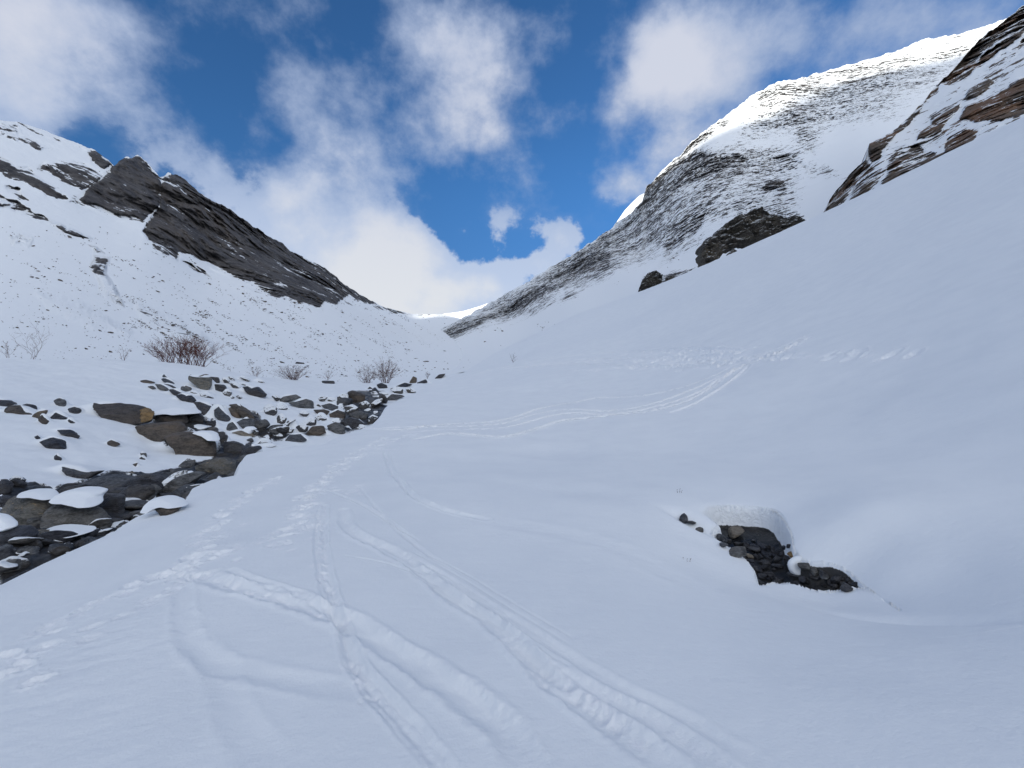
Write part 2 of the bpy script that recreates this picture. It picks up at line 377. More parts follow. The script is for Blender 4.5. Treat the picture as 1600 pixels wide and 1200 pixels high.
def hit(t, pxy, dmin=1.2):
    """where the view ray through each photo pixel first meets the surface"""
    pxy = np.atleast_2d(np.asarray(pxy, float)); u = (pxy[:, 0] - 800) / F; v = (600 - pxy[:, 1]) / F
    X = u[:, None] * _Ds; Y = np.broadcast_to(_Ds, X.shape); Z = v[:, None] * _Ds
    d = surf(t, X, Y) - Z; d[:, _Ds < dmin] = -1
    idx = np.argmax(d > 0, axis=1); none = ~(d > 0).any(axis=1); idx[none] = len(_Ds) - 1
    i0 = np.maximum(idx - 1, 0); r_ = np.arange(len(pxy)); a = d[r_, i0]; b_ = d[r_, idx]
    f = np.where(b_ != a, -a / (b_ - a + 1e-9), 0).clip(0, 1); D = _Ds[i0] + (_Ds[idx] - _Ds[i0]) * f
    return np.stack([u * D, D, v * D], 1)

EDGE = [(0, 901), (60, 873), (130, 843), (175, 824), (205, 806), (226, 797), (240, 784), (262, 778), (286, 778), (298, 758), (330, 744), (366, 738), (372, 722), (384, 708),
        (420, 700), (470, 691), (505, 688), (540, 674), (575, 663), (590, 652), (602, 636), (622, 622), (655, 610), (690, 592)]
ew = hit(tA, EDGE)[:, :2]
edge_line = np.vstack([[-7.5, -60], [-6.6, -8], [-6.2, 2], ew, ew[-1] + [4, 30], ew[-1] + [12, 100], ew[-1] + [30, 300]])
HOLE = [(1098, 803), (1112, 794), (1160, 793), (1205, 798), (1222, 812), (1236, 838), (1240, 862), (1246, 872), (1262, 884), (1300, 889), (1326, 900), (1350, 924), (1380, 940), (1408, 955),
        (1372, 936), (1345, 928), (1318, 927), (1290, 929), (1262, 922), (1240, 914), (1215, 913), (1186, 916), (1178, 895), (1168, 878), (1142, 858), (1122, 843), (1112, 832), (1124, 822)]
HOLE = [tuple(p) for p in smooth_line(HOLE + HOLE[:1], 4)[:-1]]
hole_w = hit(tA, HOLE)[:, :2]
BED = [(0, 955), (0, 757), (30, 745), (80, 768), (130, 755), (175, 735), (230, 742), (290, 728), (330, 718), (345, 700), (320, 690), (262, 700), (222, 676), (245, 655), (300, 648), (335, 668), (352, 690), (380, 700),
       (400, 680), (420, 690), (520, 676), (545, 676), (600, 655), (606, 640), (600, 612), (560, 610), (530, 620), (540, 650), (525, 668), (470, 678), (420, 676), (405, 650), (370, 640), (388, 668), (395, 690), (390, 740), (330, 790), (180, 870)]

# ------------------------------------------------------------------ stones traced in the photograph (pixels)
def T(ox, oy, s, pts): return [(ox + a / s, oy + b / s) for a, b in pts]
C2 = (0, 450, 4); C3 = (0, 650, 4); C4 = (200, 560, 16 / 3); C6 = (380, 530, 4.4444)
STONES = []   # polygon, material, label, zone
def st(c, pts, mat='grey', label=None, zone='field', z=None): STONES.append((T(*c, pts), mat, label, zone, z))
st(C4, [(105,185),(150,178),(225,195),(190,203),(120,199)], 'brown', zone='bench')
st(C4, [(282,140),(300,133),(332,158),(300,157)], zone='bench')
st(C4, [(275,172),(310,166),(380,190),(380,212),(330,200)], zone='bench')
st(C4, [(220,217),(270,216),(330,243),(335,260),(270,246)], zone='bench')
st(C4, [(165,235),(205,228),(232,245),(205,254)], zone='bench')
st(C4, [(293,213),(340,216),(400,238),(390,246),(330,232)], 'dark', zone='bench')
st(C4, [(345,260),(380,256),(450,283),(462,306),(395,302)], 'dark', 'dark wedge of stone left of the pair of lumps below the small bench stones')
st(C4, [(395,310),(450,298),(490,320),(520,308),(562,338),(540,360),(470,350)], 'dark', 'two lobed black stone at the foot of the small bench stones')
st(C4, [(438,238),(480,228),(525,245),(527,272),(495,277),(445,258)], 'grey', 'rounded grey stone below and left of the big squared boulder')
st(C4, [(520,275),(560,278),(605,290),(600,300),(540,297)], 'dark', zone='upper')
st(C4, [(600,285),(640,283),(722,325),(650,322),(615,307)], 'brown', zone='upper')
st(C4, [(506,150),(520,140),(600,152),(655,134),(686,165),(692,200),(680,228),(650,252),(622,240),(590,205),(515,182)], 'vein', 'big squared grey green boulder with a snowy flat top, highest on the left bank')
st(C4, [(690,155),(750,158),(767,195),(722,198)], 'dark', 'black stone touching the right side of the big squared boulder')
st(C4, [(702,225),(740,216),(800,223),(832,260),(802,277),(745,262)], 'dark', 'black flat topped stone below and right of the big squared boulder')
st(C4, [(788,285),(830,263),(866,285),(852,312),(820,310)], 'brown', zone='upper')
st(C4, [(848,315),(870,306),(892,322),(870,334)], 'dark', zone='upper')
st(C4, [(898,316),(930,304),(952,322),(930,335)], 'dark', zone='upper')
st(C4, [(785,163),(835,176),(852,208),(812,198)], 'dark', zone='upper')
st(C4, [(833,150),(870,153),(895,180),(860,174)], zone='upper')
st(C4, [(850,208),(885,201),(937,233),(932,250),(880,242)], 'dark', zone='upper')
st(C4, [(933,153),(975,156),(1020,180),(990,188)], 'brown', zone='upper')
st(C4, [(933,207),(970,206),(1015,228),(960,224)], 'dark', zone='upper')
st(C4, [(1058,185),(1100,176),(1142,195),(1085,203)], 'brown', zone='upper')
st(C4, [(958,240),(1000,233),(1035,255),(1080,238),(1152,283),(1145,306),(1050,310),(1008,282)], 'dark', 'long lumpy black stone in open snow at the right end of the upper bank')
st(C4, [(538,372),(600,366),(680,400),(745,458),(740,477),(660,457),(590,412)], 'dark', 'long dark slab lying at a slant above the pile of brown boulders')
st(C4, [(698,388),(755,396),(780,430),(850,505),(800,514),(740,452)], 'grey', 'tilted grey slab just right of the slanting dark slab')
st(C4, [(783,396),(800,398),(856,498),(842,504)], 'grey', 'narrow upright sliver of rock beside the tilted slab')
st(C4, [(812,420),(850,403),(930,430),(945,487),(860,472),(828,450)], 'brown', 'brown block under the left end of the smooth brown slab')
st(C4, [(848,390),(900,383),(960,420),(1040,450),(1066,490),(1040,502),(980,480),(920,432)], 'brown', 'smooth brown slab sloping right with a small snow patch on it')
st((0,0,1), [(145,630),(158,633),(185,631),(220,636),(238,644),(237,653),(222,657),(190,655),(165,646)], 'ochremix', 'long dark lens shaped boulder with an ochre right end')
st(C4, [(203,490),(250,465),(340,453),(470,470),(492,500),(480,532),(250,542),(222,527)], 'brown', 'flat topped brown boulder forming the top of the boulder pile')
st(C4, [(473,453),(540,446),(600,465),(632,500),(622,552),(560,552),(488,532)], 'dark', 'black block at the right of the flat topped brown boulder')
st(C4, [(78,570),(200,545),(420,533),(462,580),(467,612),(360,650),(270,692),(200,660),(120,612)], 'brown', 'pointed brown slab on the left of the boulder pile')
st(C4, [(322,655),(400,625),(520,613),(640,650),(702,690),(728,750),(720,797),(620,782),(440,772),(428,730),(360,695)], 'brown', 'largest smooth brown boulder at the bottom of the pile')
st(C4, [(638,520),(700,528),(732,513),(728,552),(700,572),(658,545)], 'dark', 'small black stone right of the black block')
st(C4, [(628,605),(700,570),(742,578),(747,622),(700,607)], 'grey', 'small grey wedge above the snow pad on the largest brown boulder')
st(C4, [(738,620),(790,612),(827,650),(817,702),(770,698)], 'dark', 'round black stone in the channel right of the largest brown boulder')
st(C4, [(800,700),(880,693),(950,718),(982,745),(930,797),(870,800),(815,760)], 'dark', 'dark boulder at the channel bend with a smooth domed top')
st(C4, [(928,825),(960,770),(1020,738),(1090,733),(1110,755),(1020,792),(960,828),(935,855)], 'dark', 'dark boulder leaning against the near snow edge at the channel bend')
st(C4, [(818,597),(840,545),(880,528),(917,570),(905,607)], 'grey', 'blue grey stone at the left end of the dark double boulder')
st(C4, [(903,540),(960,508),(1040,503),(1088,540),(1082,582),(1010,582),(940,592),(913,570)], 'grey', 'grey rounded boulder with a white fleck below the smooth brown slab')
st(C4, [(1048,498),(1100,518),(1148,560),(1142,605),(1085,614),(1078,560)], 'dark', 'black boulder in the hollow right of the white flecked boulder')
st(C4, [(868,620),(930,603),(1000,603),(1062,642),(980,638)], 'pale', 'pale grey flat stone under a round snow pillow')
st(C4, [(1028,612),(1050,590),(1087,610),(1082,642),(1055,637)], 'dark', zone='mid')
st(C4, [(573,905),(650,860),(740,836),(830,836),(882,870),(882,942),(800,962),(690,975),(620,967),(578,942)], 'vein', 'large layered boulder beside the near snow edge with rough grain')
st(C4, [(858,860),(927,865),(917,942),(870,934)], 'grey', 'narrow grey block between the layered boulder and the snow')
st(C4, [(422,888),(470,858),(562,846),(547,887),(480,905)], 'grey', 'leaf shaped grey stone alone in the snow left of the layered boulder')
st(C4, [(430,990),(560,948),(645,965),(480,1042),(300,1125),(235,1085)], 'grey', 'long smooth grey slab sloping down into the channel')
st(C4, [(318,1137),(400,1100),(470,1060),(537,1043),(517,1112),(450,1163)], 'grey', 'rough grey block under the long smooth slab against the near snow')
st(C4, [(338,925),(365,918),(432,975),(420,1002),(385,977)], 'grey', 'small tilted stone standing above the long smooth slab')
st(C4, [(262,960),(300,943),(350,948),(382,990),(300,1002)], 'grey', 'small grey block left of the small tilted stone')
st(C4, [(78,1000),(130,968),(240,963),(302,1010),(280,1052),(180,1052),(90,1022)], 'dark', 'black rugged block in mid channel above the dark pool')
for p in ([(1198,315),(1240,303),(1272,325),(1240,352)], [(1248,352),(1300,320),(1400,303),(1442,330),(1340,346),(1270,364)], [(1128,410),(1170,388),(1230,400),(1242,440),(1210,467),(1160,462)],
          [(1233,382),(1290,368),(1332,410),(1250,422)], [(1338,372),(1430,358),(1490,338),(1542,365),(1547,412),(1480,392),(1400,390)], [(1238,492),(1270,466),(1322,500),(1300,542),(1250,532)],
          [(1423,457),(1470,438),(1512,460),(1480,485)], [(1143,592),(1200,558),(1292,553),(1280,577),(1200,597),(1160,607)], [(1288,562),(1340,518),(1402,513),(1350,542),(1320,582)],
          [(1288,592),(1330,571),(1382,590),(1370,612),(1310,610)], [(1188,622),(1240,608),(1297,635),(1270,657),(1220,642)], [(1398,572),(1450,543),(1502,570),(1490,607),(1430,602)],
          [(1453,527),(1520,503),(1567,503),(1567,542),(1500,557)], [(1313,667),(1350,638),(1440,633),(1487,672),(1400,694),(1330,692)], [(1078,702),(1120,681),(1180,688),(1202,700),(1120,727)],
          [(1113,747),(1150,726),(1242,726),(1180,747)]):
    st(C4, p, random.choice(['grey', 'grey', 'brown', 'dark']), zone='mid')
st(C3, [(18,572),(60,520),(150,493),(250,498),(322,530),(342,572),(300,642),(250,667),(120,667),(60,642),(18,607)], 'vein', 'large rounded grey boulder crossed by a tan vein at the left edge')
st(C3, [(293,642),(330,580),(400,533),(450,538),(560,560),(622,600),(690,655),(600,712),(500,705),(300,692)], 'grey', 'large blue grey pyramid boulder right of the tan veined one')
st(C3, [(583,495),(640,488),(762,505),(765,600),(700,645),(622,592)], 'dark', 'dark square boulder at the right shoulder of the pyramid boulder')
st(C3, [(640,490),(720,453),(800,453),(840,490),(832,552),(770,552),(760,505)], 'dark', 'dark hump backed stone behind the dark square boulder')
st(C3, [(523,422),(620,385),(730,370),(840,388),(892,430),(880,482),(820,462),(720,452),(600,447)], 'grey', 'long grey layered boulder above the dark pool')
st(C3, [(848,380),(900,363),(980,368),(1027,400),(1010,442),(940,452),(880,432)], 'dark', 'black jagged block right of the long layered boulder')
st(C3, [(338,482),(420,443),(532,428),(520,442),(420,462),(370,487)], 'dark', zone='pool')
st(C3, [(178,462),(240,438),(300,440),(327,467),(250,460)], 'dark', zone='pool')
st(C3, [(-30,410),(30,396),(67,430),(60,462),(-20,490)], 'dark', zone='pool')
st(C3, [(-30,508),(40,498),(70,520),(50,547),(-20,562)], 'dark', zone='pool')
st(C3, [(-40,725),(80,698),(167,698),(212,740),(192,792),(100,822),(-40,850)], 'dark', 'low black slab at the left edge beneath the tan veined boulder')
st(C3, [(198,752),(240,713),(320,728),(420,750),(485,750),(300,802),(220,792)], 'vein', 'pale blotched stone half under a long flat snow cushion')
st(C3, [(93,822),(180,788),(242,800),(160,842),(110,852)], 'grey', zone='pool')
st(C3, [(-30,862),(60,826),(112,850),(60,882),(-20,905)], 'grey', zone='pool')
st(C3, [(968,575),(1050,553),(1135,570),(1080,602),(1020,615)], 'brown', 'small brown stone peeping from under a rounded snow pillow on the near bank')
st(C3, [(393,315),(440,328),(530,350),(642,345),(560,377),(460,382),(428,352)], 'dark', 'low dark ledge stone in the snow above the long layered boulder')
st(C3, [(793,357),(830,343),(848,370),(820,387),(800,377)], 'pale', 'small pale pebble on top of the black jagged block')
for p, mm in (([(-30,700),(60,703),(112,725),(40,737),(-30,728)], 'dark'), ([(33,757),(60,736),(125,733),(140,768),(200,782),(60,780)], 'brown'), ([(128,740),(170,723),(217,735),(227,767),(150,772)], 'dark'),
              ([(203,792),(250,773),(302,763),(270,797),(225,812)], 'brown'), ([(233,812),(270,793),(297,820),(285,852)], 'brown'), ([(343,705),(375,688),(412,705),(400,737),(360,727)], 'grey'),
              ([(428,755),(470,743),(507,760),(490,780),(445,777)], 'dark'), ([(318,807),(360,776),(417,808),(380,820),(330,822)], 'dark'), ([(418,830),(440,820),(467,838),(440,847)], 'dark'),
              ([(363,888),(430,888),(502,915),(490,932),(430,917)], 'dark'), ([(216,932),(235,920),(250,935),(230,944)], 'dark'), ([(256,962),(330,936),(380,953),(412,990),(370,1002),(310,987)], 'dark'),
              ([(673,962),(700,950),(752,970),(720,985),(685,982)], 'brown'), ([(343,1050),(360,1040),(387,1065),(370,1077),(346,1062)], 'dark'), ([(876,1030),(910,1033),(917,1057),(890,1048)], 'grey'),
              ([(873,1064),(890,1053),(910,1068),(890,1075)], 'dark'), ([(828,1102),(860,1093),(850,1114)], 'brown')):
    st(C2, p, mm, zone='bank')
for p in ([(523,412),(550,396),(587,402),(560,427),(535,432)], [(568,427),(620,406),(657,415),(620,427),(590,434)], [(653,400),(690,376),(727,385),(742,430),(690,442),(660,432)],
          [(726,370),(760,358),(800,373),(847,390),(842,422),(790,437),(750,417)], [(543,462),(600,446),(662,470),(640,497),(580,482)], [(478,455),(530,443),(552,465),(500,477)],
          [(488,492),(560,488),(602,500),(580,522),(520,517)], [(498,542),(540,518),(582,545),(540,567)], [(598,522),(660,493),(712,515),(702,547),(650,552),(610,542)],
          [(438,642),(480,608),(560,603),(572,640),(510,662),(450,664)], [(583,602),(640,578),(702,605),(707,640),(660,652),(610,622)], [(608,572),(660,558),(692,580),(640,584)],
          [(698,562),(740,543),(800,558),(852,580),(820,602),(740,612),(715,602)], [(733,522),(800,498),(872,520),(850,547),(780,557)], [(868,547),(900,523),(942,545),(900,582),(870,582)],
          [(698,472),(760,453),(802,480),(780,512),(730,517)], [(798,452),(850,428),(882,450),(860,482),(820,492)], [(868,452),(920,423),(967,410),(972,430),(910,462),(880,477)],
          [(808,502),(870,478),(892,490),(840,512)], [(883,372),(920,360),(942,380),(900,390)], [(988,412),(1030,383),(1100,388),(1122,400),(1060,410),(1000,422)],
          [(1018,347),(1060,333),(1112,345),(1107,377),(1060,372)], [(1128,347),(1160,338),(1202,360),(1150,374)], [(1178,397),(1215,378),(1222,392),(1190,407)],
          [(640,470),(690,455),(705,480),(660,488)], [(900,500),(935,498),(945,520),(910,525)], [(760,620),(830,600),(850,610),(790,630)], [(700,610),(730,600),(760,625),(715,632)],
          [(940,370),(990,365),(1010,378),(960,385)], [(890,395),(950,390),(960,400),(905,405)]):
    st(C6, p, random.choice(['grey', 'dark', 'dark', 'grey', 'brown']), zone='head')
st(C6, [(1058,322),(1120,303),(1177,315),(1120,332)], 'dark', zone='end')
st(C6, [(1153,292),(1180,258),(1207,270),(1202,302),(1170,304)], 'brown', zone='end')
st(C6, [(1203,297),(1270,278),(1282,295),(1230,307)], 'dark', zone='end')
st(C6, [(1328,267),(1360,246),(1407,240),(1380,262),(1345,272)], 'dark', zone='end')
st(C6, [(1488,264),(1520,238),(1532,248),(1500,267)], 'dark', zone='end')
st(C6, [(1308,230),(1320,220),(1332,232),(1315,238)], 'dark', zone='end')
st(C6, [(1483,184),(1510,176),(1527,188),(1500,192)], 'dark', zone='end')
st(C6, [(858,347),(880,328),(907,345)], 'dark', zone='end')
st(C6, [(925,318),(960,303),(1000,322),(1003,342),(950,342)], 'dark', 'dark peaty mound at the foot of the tallest bush clump')
st(C6, [(543,290),(585,288),(632,290),(637,305),(555,307)], 'dark', 'flat black stone in the snow between the round bush and the twin bushes')
MATS = dict(grey=m_grey, brown=m_brown, dark=m_dark, pale=m_pale, vein=m_vein, ochre=m_ochre, ochremix=m_brown)
_bases = []
for s_ in STONES:
    p = np.array(s_[0]); i = np.argmax(p[:, 1]); _bases.append((p[:, 0].mean(), p[:, 1].max()))
stone_hit = hit(tB, _bases, 4.0)
near_bank = [i for i, s_ in enumerate(STONES) if s_[2] and 'near bank' in s_[2]]
for i in near_bank: stone_hit[i] = hit(tA, [_bases[i]])[0]

# ------------------------------------------------------------------ tracks in the snow
def world_line(px, n=5): return hit(tA, smooth_line(px, n))[:, :2]
# pixels, half width (m), depth (m), rim, roughness
TRACKS = [
    ([(508,792),(505,850),(513,905),(525,950),(538,985),(560,1040),(610,1100),(655,1150),(705,1215)], .035, .045, .35, .5),
    ([(500,800),(494,850),(502,905),(515,950),(530,985),(548,1040),(590,1100),(640,1155),(690,1215)], .030, .030, .3, .7),
    ([(536,800),(545,830),(600,857),(650,888),(700,930),(760,968),(800,1003),(845,1050),(905,1100),(990,1160),(1060,1215)], .060, .055, .4, .5),
    ([(600,850),(665,885),(720,920),(790,965),(860,1010),(960,1070),(1080,1130),(1200,1205)], .040, .026, .3, .5),
    ([(790,1000),(850,1040),(930,1085),(1030,1135),(1120,1200)], .05, .030, .3, 1.0),
    ([(310,905),(360,918),(420,932),(480,948),(530,968),(575,992),(620,1022),(680,1060),(740,1100),(790,1150),(830,1215)], .070, .055, .4, .5),
    ([(360,895),(390,908),(430,920),(480,935),(530,962)], .035, .028, .4, .6),
    ([(285,900),(286,950),(294,1000),(318,1028),(360,1046),(420,1058),(480,1068),(560,1080)], .060, .016, .5, .2),
    ([(300,1000),(345,1050),(352,1080),(380,1140),(420,1200)], .07, .014, .4, .2),
    ([(602,705),(612,735),(632,765),(655,785),(700,800),(760,812)], .05, .050, .5, .3),
    ([(760,812),(850,830),(940,850),(1010,880),(1100,930)], .14, .018, .3, .1),
    ([(540,870),(600,880),(650,900),(700,930),(760,965)], .012, .014, .3, .2),
    ([(480,650),(600,672),(700,662),(780,657),(850,638),(930,622),(1000,618),(1060,606),(1110,588),(1150,568),(1200,553)], .085, 0.077, .5, .3),
    ([(600,668),(700,666),(780,662),(830,650),(880,643),(960,643),(1030,628),(1085,606),(1130,585)], .085, 0.077, .5, .4),
    ([(640,676),(720,671),(790,668),(840,656),(890,648),(960,648),(1040,632),(1095,610),(1140,580)], .085, 0.066, .5, .4),
    ([(650,688),(700,680),(770,684),(800,682),(840,670),(880,658),(950,651),(1020,643),(1080,625),(1120,598),(1150,575)], .085, 0.092, .5, .3),
    ([(720,590),(770,578),(830,566),(880,558),(940,552),(1000,548),(1080,545),(1150,548)], .16, .11, .5, 1.0),
    ([(790,576),(860,570),(930,570),(1000,572),(1080,572),(1150,562),(1200,550),(1262,524)], .14, .10, .6, 1.0),
    ([(900,562),(980,560),(1060,558),(1140,556)], .14, .08, .6, 1.0),
    ([(1130,590),(1160,572),(1210,556),(1262,530)], .13, .10, .6, 1.0),
    ([(1170,572),(1150,590),(1120,612),(1090,630),(1050,645)], .085, 0.066, .5, .4),
    ([(560,760),(590,800),(640,845),(700,890)], .03, .014, .3, .8),
]
for k_ in range(9):   # fan of side-slip scratches above the main track
    a = k_ / 9; TRACKS.append(([(505 + 40 * a, 765 + 14 * a + 6 * k_ % 5), (555 + 30 * a, 785 + 20 * a), (610 + 50 * a, 815 + 34 * a)], .018, .010, .5, .6))
for k_ in range(5):
    o_ = k_ * 7 - 12; TRACKS.append(([(640 + o_, 872 - o_ * .7), (720 + o_, 915 - o_ * .8), (800 + o_, 968 - o_), (880 + o_, 1020 - o_ * 1.2)], .014, .008, .5, .6))
# boot-print trails: pixels, step (m), spread, size, depth
TRAILS = [
    ([(655,680),(610,690),(560,712),(520,738),(490,768),(470,800),(455,838)], .22, .16, .13, .07),
    ([(640,672),(600,684),(540,715),(505,745),(480,775),(470,800)], .20, .12, .10, .06),
    ([(520,765),(555,775),(560,760)], .2, .1, .09, .03),
    ([(430,748),(395,770),(350,805),(325,838),(305,870),(290,900)], .20, .12, .12, .06),
    ([(400,850),(360,870),(330,895),(300,905)], .20, .15, .10, .04),
    ([(290,895),(240,905),(180,930),(110,962),(60,1000),(20,1090)], .20, .10, .11, .055),
    ([(290,920),(230,950),(160,985),(80,1000)], .25, .15, .09, .03),
    ([(455,838),(440,862),(410,838)], .2, .1, .08, .03),
    ([(340,910),(420,938),(500,958),(545,978)], .16, .06, .05, .018),
    ([(500,800),(500,850),(508,900),(530,960)], .22, .06, .05, .014),
    ([(545,1035),(565,1065),(580,1090)], .10, .02, .05, .02),
    ([(850,1050),(930,1110),(1000,1150),(1060,1190)], .13, .09, .06, .014),
    ([(1140,580),(1180,566),(1225,548),(1265,522)], .40, .3, .28, .15),
    ([(1160,556),(1230,560),(1290,556),(1350,553),(1410,552),(1460,549)], .7, .25, .24, .12),
    ([(820,572),(900,566),(1000,562),(1090,560),(1160,556)], .24, .85, .26, .10),
    ([(900,578),(1000,575),(1100,568),(1170,560)], .28, .6, .24, .10),
    ([(980,552),(1080,550),(1160,550)], .30, .6, .24, .10),
    ([(1020,640),(1080,618),(1120,595),(1150,572)], .3, .35, .10, .03),
    ([(560,710),(600,700),(640,695)], .3, .5, .08, .03),
    ([(480,780),(440,800),(380,830)], .5, .3, .08, .02),
]
# ------------------------------------------------------------------ build the near ground mesh
def bezel(a, b, n): return np.linspace(a, b, n, endpoint=False)
uc = np.arctan(np.linspace(-1.33, 1.33, 1440))
outer = np.linspace(uc[-1], 2 * math.pi + uc[0], 110)[1:-1]
theta = np.concatenate([uc, outer])
rr = np.concatenate([[.02, .2, .5, .8, 1.1], np.exp(np.linspace(math.log(1.35), math.log(4), 230)), np.exp(np.linspace(math.log(4), math.log(7.5), 270))[1:], np.exp(np.linspace(math.log(7.5), math.log(60), 560))[1:], np.exp(np.linspace(math.log(60), math.log(210), 110))[1:]])
TH, RR = np.meshgrid(theta, rr); X = RR * np.sin(TH); Y = RR * np.cos(TH)
zA = surf(tA, X, Y); zB = surf(tB, X, Y)
d, al, sd_ = seg_dist(X.ravel(), Y.ravel(), edge_line); d = d.reshape(X.shape); sd_ = sd_.reshape(X.shape)
sreg = [tuple(p) for p in edge_line] + [(-400, 400), (-400, -60)]
sd_ = np.where(inside(X.ravel(), Y.ravel(), sreg).reshape(X.shape), 1.0, -1.0)
s_edge = d * sd_                                 # positive = stream side
wid = .16 + .012 * RR
nz1 = fbm(X * .9, Y * .9, 0 * X, 3)
m_str = sst(-.15 * wid, 1.0 * wid, s_edge + nz1 * .05)
# near-surface relief
nA = .05 * fbm(X * .22, Y * .22, 0 * X + 3, 3) * np.clip(RR / 3, .3, 3) + .008 * fbm(X * 1.6, Y * 1.6, 0 * X, 3)
zA2 = zA + nA - .09 * np.exp(-np.maximum(-s_edge, 0) / (.28 + .01 * RR)) * (np.abs(s_edge) < 4)
# snow lobes and hollows around the side stream
def gauss(px, py, rx, ry, amp, ang=0):
    c = hit(tA, [(px, py)])[0]; dx = X - c[0]; dy = Y - c[1]; ca, sa = math.cos(ang), math.sin(ang)
    return amp * np.exp(-((dx * ca + dy * sa) / rx) ** 2 - ((-dx * sa + dy * ca) / ry) ** 2)
zA2 += gauss(1120, 880, .45, .30, .05, -.6) + gauss(1290, 850, .35, .3, .04) + gauss(1300, 820, .7, .6, .05) + gauss(1050, 790, .9, .5, .05, -.3) + gauss(1400, 900, .4, .3, .07)
zA2 -= gauss(940, 770, 2.0, .5, .06, -.5) + gauss(830, 700, 2.0, .9, .10, -.4) + gauss(1075, 815, .30, .12, .10, -.9) + gauss(1430, 970, .5, .12, .08, -.9)
# side stream opening
hin = inside(X.ravel(), Y.ravel(), [tuple(p) for p in hole_w]).reshape(X.shape)
box = (np.abs(X - hole_w[:, 0].mean()) < 2.2) & (np.abs(Y - hole_w[:, 1].mean()) < 2.2)
hd = np.full(X.shape, 9.0); hx = X[box]; hy = Y[box]
hd[box] = seg_dist(hx, hy, np.vstack([hole_w, hole_w[:1]]))[0] * np.where(hin[box], -1, 1)
hd2 = hd + np.where(box, .010 * fbm(X * 6, Y * 6, 0 * X, 2), 0)
ppx = 800 + F * X / np.maximum(Y, .1)
PIT = .30
pit = sst(.02, -.09, hd2)
lip = np.exp(-np.maximum(hd, 0) / .07) * (hd > 0)
far_side = np.exp(-np.maximum(hd, 0) / .35)
zpit = zA.copy()
zA2 = zA2 + .035 * far_side - .035 * lip
zA2 = zA2 - pit * PIT * (1 - .45 * sst(1225, 1300, ppx))
wall = np.exp(-(hd2 / .12) ** 2)
zA2 += wall * .022 * ridged(X * 7, Y * 7, zA2 * 7, 3) * sst(.03, -.01, hd)
# ski tracks
rough = np.zeros(X.shape)
Xf = X.ravel(); Yf = Y.ravel(); trk = np.zeros(Xf.shape); rough_f = np.zeros(Xf.shape)
wob = fbm(X * 5, Y * 5, 0 * X, 2).ravel(); wob2 = fbm(X * 22, Y * 22, 0 * X + 9, 2).ravel()
for (px, hw, dep, rim, rg) in TRACKS:
    rgc = 1.4 if hw >= .085 and hw < .14 else 1.0 if hw > .13 and dep > .05 else rg * .6
    if hw < .085 or dep < .02: dep = dep * .66
    L = world_line(px, 4); ext = hw * 5 + .15
    bb = (Xf > L[:, 0].min() - ext) & (Xf < L[:, 0].max() + ext) & (Yf > L[:, 1].min() - ext) & (Yf < L[:, 1].max() + ext)
    ii = np.nonzero(bb)[0]
    if not len(ii): continue
    hw_ = hw
    d_, al_, sd2 = seg_dist(Xf[ii], Yf[ii], L); dd = np.abs(d_ + wob[ii] * hw_ * .45 + wob2[ii] * hw_ * .12 * rg)
    wob3 = .6 * wob2[ii] + .6 * wob[ii]; tot = al_.max(); fade = sst(0, .12 * tot + .05, al_) * sst(0, .12 * tot + .05, tot - al_ + .02)
    prof = -dep * np.exp(-(dd / hw_) ** 2.6) + rim * dep * np.exp(-((dd - 1.55 * hw_) / (.45 * hw_)) ** 2) * (1 + wob3 * .7)
    trk[ii] += prof * (.35 + .65 * fade) * (1 + .35 * wob[ii]); rough_f[ii] = np.maximum(rough_f[ii], rgc * np.exp(-(dd / (1.8 * hw_)) ** 2))
    trk[ii] += rg * dep * .10 * wob2[ii] * np.exp(-(dd / (1.6 * hw_)) ** 2)
R2 = random.Random(11)
for (px, step, spread, size, dep) in TRAILS:
    L = world_line(px, 6); seg = np.hypot(*np.diff(L, axis=0).T); cum = np.concatenate([[0], np.cumsum(seg)]); t = 0
    ext = spread + size * 3
    bb = np.nonzero((Xf > L[:, 0].min() - ext) & (Xf < L[:, 0].max() + ext) & (Yf > L[:, 1].min() - ext) & (Yf < L[:, 1].max() + ext))[0]
    xb, yb = Xf[bb], Yf[bb]; loc = np.zeros(len(bb)); lr = np.zeros(len(bb))
    while t < cum[-1]:
        for _ in range(2):
            x0 = np.interp(t, cum, L[:, 0]) + R2.gauss(0, spread * .6); y0 = np.interp(t, cum, L[:, 1]) + R2.gauss(0, spread * .6)
            s1 = size * R2.uniform(.5, 1.15); s2 = s1 * R2.uniform(.45, .8); an = R2.uniform(0, 3.14); ca, sa = math.cos(an), math.sin(an)
            dx = xb - x0; dy = yb - y0; q = np.sqrt(((dx * ca + dy * sa) / s1) ** 2 + ((-dx * sa + dy * ca) / s2) ** 2)
            dp = (.62 if L[:, 1].mean() < 12 else .95) * dep * R2.choice([1, 1, .6, .3, -.3]) * R2.uniform(.35, 1)
            loc += -dp * np.exp(-q ** 2.5) + .30 * abs(dp) * np.exp(-((q - 1.4) / .35) ** 2) * (1 + .6 * wob2[bb]); lr = np.maximum(lr, np.exp(-(q / 1.6) ** 2))
        t += step * R2.uniform(.7, 1.4)
    loc = np.clip(loc, -dep * 1.3, dep * .7)
    trk[bb] += loc; rough_f[bb] = np.maximum(rough_f[bb], lr)
    trk[bb] += lr * dep * .16 * wob2[bb]
